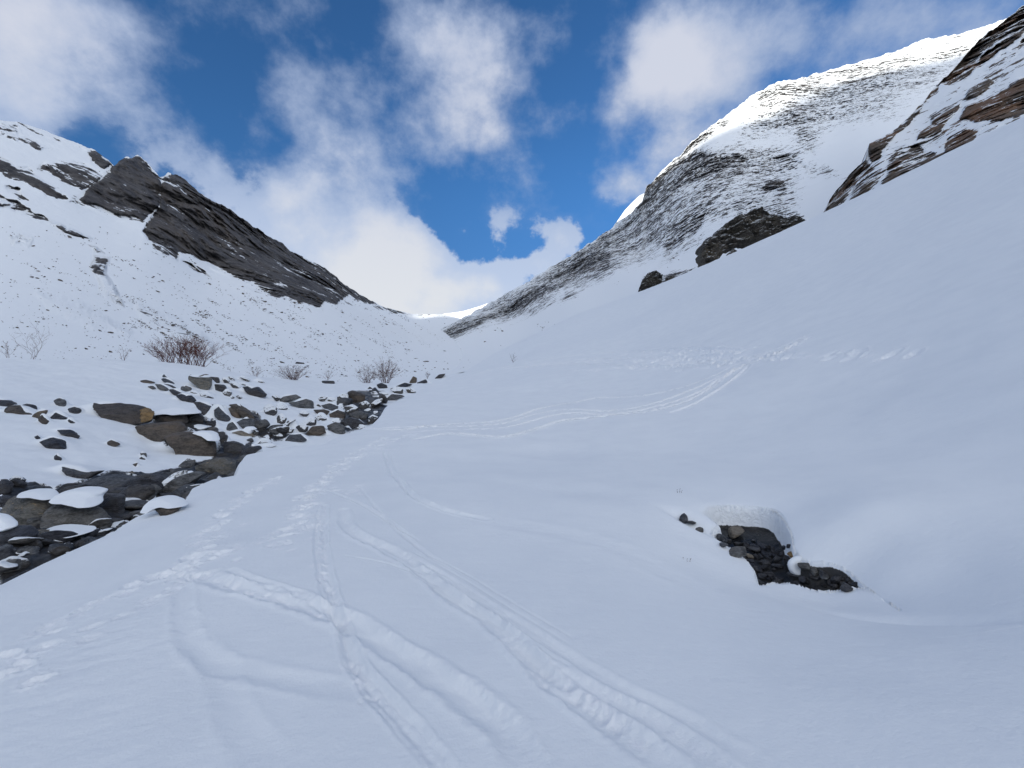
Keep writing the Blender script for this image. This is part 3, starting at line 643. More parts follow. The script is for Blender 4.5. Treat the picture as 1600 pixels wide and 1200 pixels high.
# wind ripples at the lower left
rp = sst(420, 150, 800 + F * X / np.maximum(Y, .5)) * sst(880, 1000, 600 - F * zA / np.maximum(Y, .5)) * (Y > 1)
trk = trk.reshape(X.shape) + rp * .007 * fbm(X * 2.5 + Y * 1.5, Y * 9 - X * 3, 0 * X, 3)
rough = rough_f.reshape(X.shape)
zA2 += trk * (1 - m_str) * np.clip(1 - pit, 0, 1)
# stream side: lumpy snow, humps behind the stones
zB2 = zB + .10 * fbm(X * .45, Y * .45, 0 * X + 1, 3) * sst(3, 12, RR) + .03 * fbm(X * 1.8, Y * 1.8, 0 * X, 2)
PX = 800 + F * X / np.maximum(Y, .1); PY = 600 - F * zB / np.maximum(Y, .1)
front = (Y > 3) & (np.abs(TH) < 1.0)
bedmask = np.zeros(X.shape); bi = inside(PX.ravel(), PY.ravel(), BED).reshape(X.shape) & front
bedmask[bi] = 1
# soften the bed mask by distance
fr = np.nonzero(front & (RR < 70) & (X < 0)); 
bd = seg_dist(PX[fr], PY[fr], BED + BED[:1])[0]
bm_ = np.where(bi[fr], sst(0, 6, bd) * .5 + .5, .5 - sst(0, 6, bd) * .5); bedmask[fr] = bm_
bedmask = bedmask - .55 * sst(.12, .35, fbm(X * .8 + 40, Y * .55, 0 * X, 3)) * (bedmask > 0)
hump = np.zeros(X.shape)
for (poly, mm, lab, zone, zz), hp in zip(STONES, stone_hit):
    p = np.array(poly); D = hp[1]; top = p[:, 1].min(); xc = p[np.argmin(p[:, 1]), 0] * .35 + p[:, 0].mean() * .65
    wpx = p[:, 0].max() - p[:, 0].min(); wm = wpx / F * D
    if lab and 'near bank' in lab: continue
    x0 = (xc - 800) / F * (D + .32 * wm); y0 = D + .32 * wm; ztop = (600 - top) / F * (D + .2 * wm) + .045
    m = (np.abs(X - x0) < 2.2 * wm) & (np.abs(Y - y0) < 3 * wm)
    if not m.any(): continue
    dx = X[m] - x0; dy = Y[m] - y0; sx = .50 * wm; sy = np.where(dy < 0, .16 * wm, .55 * wm)
    a = ztop - surf(tB, [x0], [y0])[0]
    if a <= 0: continue
    hump[m] = np.maximum(hump[m], min(a, .8) * np.exp(-np.abs(dx / sx) ** 2.6 - (dy / sy) ** 2))
zB2 = zB2 + hump * np.where(bedmask > .5, .35, 1.0)
zB2 = zB2 + sst(.4, .9, bedmask) * .16 * (ridged(X * 1.1, Y * .8, 0 * X, 4) - .1) * sst(5, 8, RR)
Z = zA2 * (1 - m_str) + zB2 * m_str
bed = bedmask * sst(.5, .9, m_str)
hole_bed_and_shade = sst(-.05 + .045 * sst(1226, 1246, ppx), -.09 + .05 * sst(1226, 1246, ppx), hd2) * (box > 0)               # bed of the side stream opening; right wall coloured dark as undercut shade
bed = np.maximum(bed, hole_bed_and_shade)
lr_ = np.log(rr)
def Zat(x, y):
    r = math.hypot(x, y); t = math.atan2(x, y); i = int(np.clip(np.searchsorted(rr, r) - 1, 0, len(rr) - 2)); j = int(np.clip(np.searchsorted(uc, t) - 1, 0, len(uc) - 2))
    a = (r - rr[i]) / (rr[i + 1] - rr[i]); b = (t - uc[j]) / (uc[j + 1] - uc[j]); a = min(max(a, 0), 1); b = min(max(b, 0), 1)
    return (1 - a) * ((1 - b) * Z[i, j] + b * Z[i, j + 1]) + a * ((1 - b) * Z[i + 1, j] + b * Z[i + 1, j + 1])
def gfloor(px, py, dmin=4.2):
    u, _, v = ray(px, py); D = dmin
    while D < 9 and v * D > Zat(u * D, D): D += .01
    return u * D, D, Zat(u * D, D)
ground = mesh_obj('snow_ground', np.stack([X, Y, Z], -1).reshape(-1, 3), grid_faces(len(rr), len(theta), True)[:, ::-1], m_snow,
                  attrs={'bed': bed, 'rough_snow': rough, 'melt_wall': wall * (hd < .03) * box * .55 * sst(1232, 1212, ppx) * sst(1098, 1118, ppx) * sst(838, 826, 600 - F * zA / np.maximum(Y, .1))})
tag(ground, 'rolling snow cover with ski tracks and boot prints in the foreground', kind='structure')

# ------------------------------------------------------------------ water
m_water, n, b = new_mat('water')
P = n.node('ShaderNodeNewGeometry').outputs['Position']
b.inputs['Base Color'].default_value = (.012, .013, .015, 1); b.inputs['Roughness'].default_value = .2; b.inputs['Specular IOR Level'].default_value = .25
n.put(b.inputs['Normal'], bump(n, n.noise(P, 16, 4, .6, .6), .35, .02))
c = hole_w.mean(axis=0); zc = surf(tA, hole_w[:, 0], hole_w[:, 1])
# tilted sheet following the gully floor
Pn = np.c_[np.ones(len(hole_w)), hole_w]; cf = np.linalg.lstsq(Pn, zc, rcond=None)[0]
gx, gy = np.meshgrid(np.linspace(hole_w[:, 0].min() - .05, hole_w[:, 0].max() + .05, 60), np.linspace(hole_w[:, 1].min() - .05, hole_w[:, 1].max() + .05, 60))
gi = inside(gx.ravel(), gy.ravel(), [tuple(p) for p in hole_w]).reshape(gx.shape) & (800 + F * gx / gy < 1262)
gzv = np.array([Zat(a, b_) for a, b_ in zip(gx.ravel(), gy.ravel())]).reshape(gx.shape)
fl_ = surf(tA, gx, gy) - PIT * (1 - .45 * sst(1225, 1300, 800 + F * gx / gy)); gzv = fl_ + .035 + .004 * fbm(gx * 14, gy * 14, 0 * gx, 2)
fc = grid_faces(60, 60); keep = gi.ravel()[fc].all(axis=1)
o = mesh_obj('water', np.stack([gx, gy, gzv], -1).reshape(-1, 3), fc[keep], m_water); tag(o, 'shallow dark brook water in the hole in the snow', kind='structure')
def floor_z(x, y): return cf[0] + cf[1] * x + cf[2] * y - PIT + .02
# main stream pool glimpses between the boulders
q = hit(tB, [(215, 790), (230, 775), (160, 805), (245, 768), (60, 830), (110, 815)], 4)
xs, ys = np.meshgrid(np.linspace(-10.5, -6.4, 40), np.linspace(5, 14, 60))
zs = surf(tB, xs, ys) ; zlev = -2.93 + 0 * xs + .004 * fbm(xs * 6, ys * 6, 0 * xs, 2)
o = mesh_obj('water', np.stack([xs, ys, zlev], -1).reshape(-1, 3), grid_faces(60, 40), m_water); tag(o, 'dark stream water between the boulders', kind='structure')

# ------------------------------------------------------------------ traced solids
def resample(poly, n):
    p = np.array(poly, float); p = np.vstack([p, p[:1]]); s_ = np.concatenate([[0], np.cumsum(np.hypot(*np.diff(p, axis=0).T))])
    t = np.linspace(0, s_[-1], n, endpoint=False); return np.stack([np.interp(t, s_, p[:, 0]), np.interp(t, s_, p[:, 1])], 1)
def solid(name, poly, D, thick, mat, seed=0, nphi=48, nrho=12, facet=.35, rough_=.05, round_=1, tilt=.35, parent=None, lump=1.0, attrs=None, box=2.4, craggy=0):
    """a closed lump whose outline at distance D is the traced one, with its own depth front and back"""
    o2 = resample(poly, nphi)
    for _ in range(round_): o2 = .5 * o2 + .25 * (np.roll(o2, 1, 0) + np.roll(o2, -1, 0))
    o2 = o2 + (np.array(poly).mean(axis=0) - o2.mean(axis=0)) * 0
    c_ = o2.mean(axis=0); x0 = (c_[0] - 800) / F * D; z0 = (600 - c_[1]) / F * D
    ox = (o2[:, 0] - c_[0]) / F * D; oz = -(o2[:, 1] - c_[1]) / F * D
    W_ = (ox.max() - ox.min()) * .5 + 1e-6; H_ = (oz.max() - oz.min()) * .5 + 1e-6
    R_ = random.Random(seed)
    planes = [(R_.uniform(-1, 1), R_.uniform(-1, 1), R_.uniform(.55, .95)) for _ in range(6)]
    V = []; rings = []
    def bulge(a, b2, q_):     # a,b2 in -1..1 inside the outline; q_ = 0 centre .. 1 rim
        bs = np.sqrt(np.clip(1 - q_ ** box, 0, 1))
        f = bs
        for (pa, pb, pc) in planes: f = np.minimum(f, pc - facet * (pa * a + pb * b2) + .0)
        return np.clip(f, 0, 1.2) * (q_ < 1)
    rho = np.sin(np.linspace(0, 1, nrho + 1)[1:] * math.pi / 2)
    for sgn in (-1, 1):
        for q_ in (rho if sgn < 0 else rho[:-1][::-1]):
            xx = ox * q_; zz = oz * q_; bb_ = bulge(xx / W_, zz / H_, q_) * thick
            ty = tilt * thick * (zz / H_); yy = sgn * bb_ + ty      # the outline lies in a leaning plane
            V.append(np.stack([xx + (x0 + xx) * ty / D, yy, zz + (z0 + zz) * ty / D], 1))
    V = np.array(V); nr = len(V)
    cf_ = np.array([[0, -thick * bulge(np.array([0.]), np.array([0.]), 0.)[0], 0]]); cb = np.array([[0, thick, 0]])
    vv = V.reshape(-1, 3); allv = np.vstack([vv, cf_, cb])
    sc = 1.0 / (W_ + H_); s3 = seed * 3.7
    nx = fbm(allv[:, 0] * sc * 3.0 + s3, allv[:, 1] * sc * 3.0, allv[:, 2] * sc * 4.5, 4, .55)
    ny = fbm(allv[:, 0] * sc * 3.0, allv[:, 1] * sc * 3.0 + s3 + 30, allv[:, 2] * sc * 4.5, 4, .55)
    am = rough_ * (W_ + H_)
    allv = allv + np.stack([nx * am * .5, ny * am * 1.3 * lump, nx * am * .5], 1)
    if craggy:
        cr = ridged(allv[:, 0] * sc * 5 + s3, allv[:, 1] * sc * 3, allv[:, 2] * sc * 8 - allv[:, 0] * sc * 3, 5); allv[:, 1] += craggy * (W_ + H_) * (.5 - cr); allv[:, 2] += craggy * .35 * (W_ + H_) * fbm(allv[:, 0] * sc * 9, allv[:, 1] * sc * 5, 0 * cr, 3)
    fq = grid_faces(nr, nphi, True); ic = len(vv); ib = ic + 1
    j = np.arange(nphi); tr = [np.stack([np.full(nphi, ic), (j + 1) % nphi, j], 1), np.stack([np.full(nphi, ib), (nr - 1) * nphi + j, (nr - 1) * nphi + (j + 1) % nphi], 1)]
    ob = mesh_obj(name, allv, fq, mat, parent, True, tris=np.vstack(tr), attrs=attrs)
    ob.location = (x0, D, z0)
    if parent: ob.location = Vector((x0, D, z0)) - parent.location
    return ob
CAPS = [('crossed by a tan vein', C3, [(128,500),(150,472),(200,458),(270,456),(325,475),(346,505),(338,522),(300,512),(240,502),(170,504)]),
        ('blue grey pyramid', C3, [(338,530),(365,495),(420,465),(500,446),(580,446),(650,462),(640,480),(605,505),(610,545),(596,568),(520,562),(440,540),(380,540)]),
        ('pale blotched', C3, [(285,712),(330,690),(420,690),(560,702),(578,722),(480,749),(380,745),(320,730)]),
        ('low black slab at the left edge', C3, [(-60,600),(20,615),(80,655),(100,690),(60,712),(-60,740)]),
        ('small brown stone peeping', C3, [(895,600),(925,550),(965,512),(1040,497),(1120,520),(1165,562),(1110,566),(1050,556),(985,572),(950,602)]),
        ('big squared grey green', C4, [(515,142),(560,132),(640,128),(690,142),(670,158),(610,160),(560,156)]),
        ('largest smooth brown', C4, [(545,618),(600,600),(680,602),(735,625),(755,690),(705,690),(640,648),(590,632)]),
        ('pale grey flat stone', C4, [(950,600),(990,568),(1040,566),(1075,590),(1040,600),(1020,630),(980,612)]),
        ('flat topped brown', C4, [(215,486),(250,440),(330,418),(430,395),(520,405),(600,455),(570,462),(480,468),(440,474),(350,462),(260,474)]),
        ('small grey wedge', C4, [(500,590),(520,552),(580,548),(640,560),(690,566),(640,590),(600,600),(520,600)]),
        ('long smooth grey slab', C4, [(290,1040),(310,1008),(350,992),(400,1000),(385,1020),(320,1046)]),
        ('small tilted stone', C4, [(430,978),(470,945),(520,935),(545,950),(500,970),(450,985)]),
        ('low dark ledge', C3, [(280,330),(360,325),(440,345),(460,380),(380,388),(300,370)])]
KEEP = [q[0] for q in STONES if np.ptp(np.array(q[0])[:, 0]) > 24] + [T(*c_, p_) for _, c_, p_ in CAPS]
def on_big(px, py, m=5):
    return any(inside(np.array([px + a]), np.array([py + b_]), q)[0] for q in KEEP for a in (-m, 0, m) for b_ in (-m, 0, m))
ZONES = dict(
    bench=('small flat stones showing in the snow at the top of the left bank', 'of the small flat stones high on the left bank'),
    upper=('small dark stones on the upper bank around the big squared boulder', 'of the small dark stones around the big squared boulder'),
    mid=('snow topped stones between the white flecked boulder and the stream head', None),
    pool=('dark low stones around the tan veined boulder', 'of the low dark stones around the tan veined boulder'),
    bank=('small stones poking out of the smooth snow bank at the far left', None),
    head=('jumbled snow capped stones filling the head of the stream', None),
    end=('scattered dark stones past the twin bushes where the stream line ends', 'of the scattered dark stones past the tallest bush clump'),
    field=('stones in the stream', None))
ORD = ['leftmost', 'second from the left', 'third from the left', 'fourth from the left', 'fifth from the left', 'sixth from the left', 'seventh from the left', 'eighth from the left', 'ninth from the left', 'tenth from the left',
       'eleventh from the left', 'twelfth from the left', 'thirteenth from the left', 'fourteenth from the left', 'fifteenth from the left', 'sixteenth from the left', 'seventeenth from the left']
SH = dict(mid='of the snow topped stones between flecked boulder and stream head', bank='of the small stones poking from the far left snow bank', head='grey or dark stone among the jumble filling the head of the stream')
zone_sorted = {}
for i, s_ in enumerate(STONES):
    if not s_[2]: zone_sorted.setdefault(s_[3], []).append((np.mean([q[0] for q in s_[0]]), i))
for z_ in zone_sorted: zone_sorted[z_].sort()
label_of = {}
for z_, L_ in zone_sorted.items():
    for k_, (_, i) in enumerate(L_):
        if z_ == 'head': label_of[i] = SH['head']
        else: label_of[i] = ORD[k_] + ' ' + (ZONES[z_][1] or SH[z_])
for i, (poly, mm, lab, zone, zz) in enumerate(STONES):
    p = np.array(poly); D = stone_hit[i][1]; wpx = np.ptp(p[:, 0]); hpx = np.ptp(p[:, 1]); wm = wpx / F * D; hm = hpx / F * D
    th = .5 * (.45 * wm + .55 * hm)
    big = wpx > 25
    po = p.copy(); cy = po[:, 1].mean(); low_ = po[:, 1] > cy; po[low_, 1] += hpx * .22        # the buried foot
    po[~low_, 1] -= hpx * .05
    o = solid('boulder' if wm > .7 else 'stone', po, D + .35 * th, th, (m_top if zone in ('mid', 'head', 'upper') and not big else MATS[mm]), seed=i, nphi=64 if big else 32, nrho=14 if big else 8, facet=.55, rough_=.055, tilt=.5)
    tag(o, lab or label_of[i], 'boulder' if wm > .7 else 'stone', None if lab else ZONES[zone][0])
    if lab and 'ochre right end' in lab:
        pt = [(220, 640), (230, 637), (240, 645), (238, 655), (226, 660), (219, 652)]
        solid('ochre_patch', pt, D - .02, .34, m_ochre, seed=900, nphi=40, nrho=12, facet=.9, rough_=.14, round_=0, tilt=1.0, parent=o)
# snow caps traced with the stones they lie on
def find(txt): return next(o for o in bpy.data.objects if o.get('label') and txt in o['label'])
for k_, (txt, c_, pts) in enumerate(CAPS):
    par = find(txt); poly = T(*c_, pts); wm = np.ptp(np.array(poly)[:, 0]) / F * par.location.y
    solid('snow_cap', poly, par.location.y + .16 * wm, .36 * wm, m_cap, seed=500 + k_, nphi=96, nrho=26, facet=.0, rough_=.03, round_=5, tilt=.75, parent=par, box=2.2)

# small free-form stones: a faceted lump reused in several shapes
def icosphere(sub):
    t = (1 + 5 ** .5) / 2
    v = [(-1, t, 0), (1, t, 0), (-1, -t, 0), (1, -t, 0), (0, -1, t), (0, 1, t), (0, -1, -t), (0, 1, -t), (t, 0, -1), (t, 0, 1), (-t, 0, -1), (-t, 0, 1)]
    f = [(0, 11, 5), (0, 5, 1), (0, 1, 7), (0, 7, 10), (0, 10, 11), (1, 5, 9), (5, 11, 4), (11, 10, 2), (10, 7, 6), (7, 1, 8), (3, 9, 4), (3, 4, 2), (3, 2, 6), (3, 6, 8), (3, 8, 9), (4, 9, 5), (2, 4, 11), (6, 2, 10), (8, 6, 7), (9, 8, 1)]
    v = [Vector(a).normalized() for a in v]
    for _ in range(sub):
        c = {}; nf = []
        def mid(a, b):
            k_ = (min(a, b), max(a, b))
            if k_ not in c: v.append(((v[a] + v[b]) / 2).normalized()); c[k_] = len(v) - 1
            return c[k_]
        for a, b, d_ in f:
            x, y, z = mid(a, b), mid(b, d_), mid(d_, a); nf += [(a, x, z), (b, y, x), (d_, z, y), (x, y, z)]
        f = nf
    return np.array([tuple(a) for a in v]), np.array(f)
def lump_shape(seed, sub=3, flat=.6):
    v, f = icosphere(sub); r = np.random.default_rng(seed); nrm = r.normal(size=(13, 3)); nrm /= np.linalg.norm(nrm, axis=1)[:, None]
    d_ = r.uniform(.62, 1.0, 13); dots = v @ nrm.T; q = np.where(dots > .05, d_ / np.maximum(dots, .05), 9)
    rad = -np.log(np.exp(-q * 9).sum(1)) / 9; rad = np.clip(rad, .3, 1.3)
    v2 = v * rad[:, None]; v2 = v2 * (1 + .07 * fbm(v2[:, 0] * 2.5 + seed, v2[:, 1] * 2.5, v2[:, 2] * 2.5, 3)[:, None])
    v2[:, 2] *= flat; v2[:, 1] *= r.uniform(.6, .95); return v2, f
shapes = []
for k_ in range(10):
    v2, f2 = lump_shape(100 + k_, 3, RNG.uniform(.45, .75)); shapes.append((v2, f2))
lump_mesh = {}
def lump(name, x, y, z, size, mat, k_, rot=None):
    key = (k_ % 10, mat.name)
    if key not in lump_mesh:
        o = mesh_obj(name, shapes[k_ % 10][0], None, mat, tris=shapes[k_ % 10][1]); lump_mesh[key] = o.data
    else:
        o = bpy.data.objects.new(name, lump_mesh[key]); S.collection.objects.link(o)
    o.location = (x, y, z); o.scale = (size * random.uniform(.85, 1.2), size, size * random.uniform(.8, 1.1)); o.rotation_euler = rot or (random.uniform(-.35, .35), random.uniform(-.35, .35), random.uniform(0, 6.3))
    return o
# fill between the traced boulders on the stream bed
cand = []
while len(cand) < 120:
    px = RNG.uniform(0, 660); py = RNG.uniform(600, 880)
    if inside(np.array([px]), np.array([py]), BED)[0] and seg_dist(np.array([px]), np.array([py]), EDGE)[0][0] > 4 and not on_big(px, py): cand.append((px, py))
EP = smooth_line(EDGE[:8], 5); n_edge = 0
while n_edge < 60:
    e_ = EP[RNG.integers(0, len(EP))]; n_edge += 1; c_ = (e_[0] - RNG.uniform(-4, 8), e_[1] - RNG.uniform(1, 24))
    if not on_big(c_[0], c_[1], 3): cand.append(c_)
hb = hit(tB, cand, 4)
for k_, (cp, h_) in enumerate(zip(cand, hb)):
    sz = RNG.uniform(6, 16) / F * h_[1] if k_ < 120 else RNG.uniform(12, 24) / F * h_[1]
    mt = [m_grey, m_top, m_dark, m_grey, m_top][k_ % 5]
    o = lump('stone', h_[0], h_[1] + .02, Zat(h_[0], h_[1]) + sz * .2, sz, mt, k_)
    if cp[1] > 740 : lb, gr = 'small loose stone wedged between the big boulders by the dark pool', 'loose stones by the dark pool'
    elif cp[0] < 420: lb, gr = 'small loose stone wedged in the boulder pile above the channel bend', 'loose stones in the boulder pile'
    else: lb, gr = 'small loose stone among the snow capped rocks of the upper stream', 'loose stones of the upper stream'
    tag(o, lb, 'stone', gr)
# stones in the side stream opening
HS = [(1147, 830, 11.5, m_pale, 'pale rounded stone under the snow lip at the back left of the snow hole'), (1126, 838, 9, m_grey, 'purplish grey stone at the left corner of the snow hole'),
      (1131, 850, 7, m_grey, 'dark grey stone on the left rim of the snow hole'), (1155, 862, 13, m_grey, 'long flat grey stone on the left side of the snow hole'),
      (1170, 869, 4.5, m_pale, 'small cream pebble in the brook water'), (1236, 867, 5.5, m_ochre, 'small orange pebble at the right wall of the snow hole'),
      (1188, 909, 7, m_grey, 'small snowy tipped stone at the front corner of the snow hole'), (1260, 888, 7, m_grey, 'narrow upright stone beside the white snow tongue'),
      (1271, 895, 8, m_grey, 'grey brown stone next to the narrow upright stone'), (1286, 902, 8, m_grey, 'slanting dark stone right of the snow tongue'),
      (1243, 898, 9, m_grey, 'dull purple stone under the tip of the snow tongue'), (1247, 911, 6, m_dark, 'small dark pebble below the snow tongue'),
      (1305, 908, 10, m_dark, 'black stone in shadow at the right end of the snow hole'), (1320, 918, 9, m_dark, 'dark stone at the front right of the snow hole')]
def on_floor(px, py):
    u, _, v = ray(px, py); D = (cf[0] - PIT + .02) / (v - cf[1] * u - cf[2]); return u * D, D, v * D
for k_, (px, py, s_, mt, lb) in enumerate(HS):
    x, y, z = gfloor(px, py + s_ * .6); sz = 1.15 * s_ / F * y
    tag(lump('stone', x, y, z + sz * .4, sz, mt, k_ + 3), lb, 'stone')
hw_px = [(1118, 828), (1222, 828), (1238, 862), (1240, 905), (1330, 905), (1345, 925), (1240, 912), (1185, 912), (1165, 872), (1125, 845)]
for k_ in range(70):
    while True:
        px = RNG.uniform(1118, 1345); py = RNG.uniform(840, 935)
        if inside(np.array([px]), np.array([py]), hw_px)[0]: break
    x, y, z = gfloor(px, py); sz = RNG.uniform(3.5, 9) / F * y
    tag(lump('stone', x, y, z + sz * .15, sz, m_dark, k_), 'small dark wet pebble on the bed of the brook in the snow hole', 'stone', 'wet pebbles on the brook bed')
for k_, (px, py, s_) in enumerate([(1070, 808, 9), (1079, 814, 8), (1094, 827, 7)]):
    h_ = hit(tA, [(px, py)])[0]; sz = s_ / F * h_[1]
    tag(lump('stone', h_[0], h_[1], h_[2] - .01 - sz * .1, sz, m_grey, k_ + 5), ['grey stone showing in the crack up left of the snow hole', 'dark flat stone in the middle of the snow crack', 'small dark stone at the lower end of the snow crack'][k_], 'stone')
# snow tongue reaching into the hole
h_ = gfloor(1250, 903)
solid_t = solid('snow_tongue', [(1230,878),(1240,870),(1255,868),(1268,880),(1282,895),(1290,908),(1278,905),(1262,900),(1250,897),(1240,899),(1233,893)], h_[1] + .05, .07, m_cap, seed=77, facet=.02, rough_=.01, round_=3)
tag(solid_t, 'white tongue of snow reaching down into the snow hole', 'snow drift')

# ------------------------------------------------------------------ mountains
def rock_attr(PXg, PYg, polys, jit=6.0, seed=0):
    a = np.zeros(PXg.shape)
    jx = PXg + jit * fbm(PXg / 22 + seed, PYg / 22, 0 * PXg, 3); jy = PYg + jit * fbm(PXg / 22, PYg / 22 + 50 + seed, 0 * PXg, 3)
    for poly, val, soft in polys:
        p = np.array(poly); m = (jx > p[:, 0].min() - 20) & (jx < p[:, 0].max() + 20) & (jy > p[:, 1].min() - 20) & (jy < p[:, 1].max() + 20)
        if not m.any(): continue
        ins = inside(jx[m], jy[m], poly); d_ = seg_dist(jx[m], jy[m], list(poly) + [poly[0]])[0] * np.where(ins, 1, -1)
        a[m] = np.maximum(a[m], val * sst(-soft, soft, d_))
    return a
def sheet(name, ridge, bottom, dctrl, polys, mat, step=1.5, nrow=260, jag=1.5, amp=.012, afreq=.02, dirv=(.82, 0, -.57), snow_amp=.0015, back=.5, seed=0, jagf=None, iso=.5, yk=.7):
    x0, x1 = ridge[0][0], ridge[-1][0]; xs = np.arange(x0, x1 + step, step); rp_ = np.array(ridge, float); bp = np.array(bottom, float)
    ry = np.interp(xs, rp_[:, 0], rp_[:, 1]); by = np.interp(xs, bp[:, 0], bp[:, 1])
    jg = fbm(xs / 16 + seed, 0 * xs, 0 * xs + 4, 4, .6) * jag * 2
    if jagf is not None: jg = jg * np.interp(xs, [p[0] for p in jagf], [p[1] for p in jagf])
    ry = ry - jg
    t = np.linspace(0, 1, nrow) ** 1.15; PXg = np.broadcast_to(xs, (nrow, len(xs))); PYg = ry + (by - ry) * t[:, None]
    dc = np.array(dctrl, float); tp = TPS(dc[:, :2] / 500, np.log(dc[:, 2]), 2e-4)
    D = np.exp(tp(np.stack([PXg.ravel(), PYg.ravel()], 1) / 500)).reshape(PXg.shape)
    ra = rock_attr(PXg, PYg, polys, seed=seed)
    u = (PXg - 800) / F; v = (600 - PYg) / F; X_, Y_, Z_ = u * D, D, v * D
    dv = np.array(dirv) / np.linalg.norm(dirv); al_ = X_ * dv[0] + Z_ * dv[2]; ac = -X_ * dv[2] + Z_ * dv[0]
    wx = 12 * fbm(X_ * .012, Y_ * .012, Z_ * .012, 3) * (.03 / afreq); al_ = al_ + wx * 2; ac = ac + wx
    rn = ridged(al_ * afreq * iso, Y_ * afreq * yk, ac * afreq, 5) + .45 * ridged(al_ * afreq * 3 * iso, Y_ * afreq * 2.8 * yk, ac * afreq * 2.6, 4)
    rn = rn + .9 * ridged(X_ * afreq * .55 + 9, Y_ * afreq * .4, Z_ * afreq * .7, 4)
    sn = fbm(X_ * afreq * .5, Y_ * afreq * .5, Z_ * afreq * .5, 4)
    edge_k = sst(0, .02, t)[:, None]
    D2 = D * (1 + edge_k * (amp * rn * (.45 + .75 * sst(-.25, .35, fbm(X_ * .006 + seed, Y_ * .006, Z_ * .010, 2))) * (.12 + sst(.1, .9, ra)) + snow_amp * 6 * sn) - amp * .9 * sst(.3, 1, ra) * edge_k)
    X_, Y_, Z_ = u * D2, D2, v * D2
    V = np.stack([X_, Y_, Z_], -1)
    # the far side of the ridge falls away behind it
    Rg = V[0]; hgt = np.abs(Rg[:, 2]) * back + 15; bk = []
    for kk in (1, .72, .48, .28, .12, .04):
        bk.append(np.stack([Rg[:, 0] * (1 + .35 * kk), Rg[:, 1] * (1 + .35 * kk) + 60 * kk, Rg[:, 2] - hgt * kk], -1))
    V = np.vstack([np.array(bk), V]); ra = np.vstack([np.repeat(ra[:1], 6, 0), ra])
    o_ = mesh_obj(name, V.reshape(-1, 3), grid_faces(len(V), len(xs))[:, ::-1], mat, attrs={'rock': ra}); return o_, (xs, ry, by, tp)

L_RIDGE = [(-260, 100), (-100, 150), (0, 188), (30, 191), (60, 200), (100, 216), (150, 235), (165, 248), (178, 259), (186, 250), (193, 247), (205, 246), (215, 242), (228, 252), (238, 264), (249, 275), (255, 276), (262, 271), (275, 272), (287, 278), (300, 290), (312, 301),
           (330, 313), (350, 322), (372, 336), (400, 356), (415, 366), (440, 380), (455, 392), (480, 405), (500, 414), (520, 428), (540, 445), (560, 459), (580, 470), (600, 479), (620, 485), (640, 490), (665, 491), (690, 491), (705, 494), (720, 498), (780, 510)]
L_BOT = [(-260, 640), (0, 612), (300, 612), (500, 612), (640, 606), (700, 596), (780, 580)]
L_D = [(-260, 620, 42), (-260, 560, 75), (-260, 400, 260), (-260, 100, 520), (0, 612, 45), (0, 590, 55), (0, 560, 78), (0, 500, 140), (0, 400, 280), (0, 300, 420), (0, 190, 560), (215, 243, 690), (250, 320, 600), (180, 330, 520), (230, 400, 420), (200, 500, 185), (200, 560, 90), (200, 612, 48),
       (300, 560, 105), (450, 598, 66), (450, 560, 140), (450, 480, 450), (330, 430, 520), (330, 315, 740), (400, 356, 830), (520, 430, 1000), (600, 480, 1250), (690, 490, 1500), (600, 560, 190), (600, 590, 95), (690, 560, 230), (700, 590, 110), (690, 530, 600), (650, 510, 1050), (780, 510, 1500), (780, 575, 200), (450, 612, 52), (620, 608, 60)]
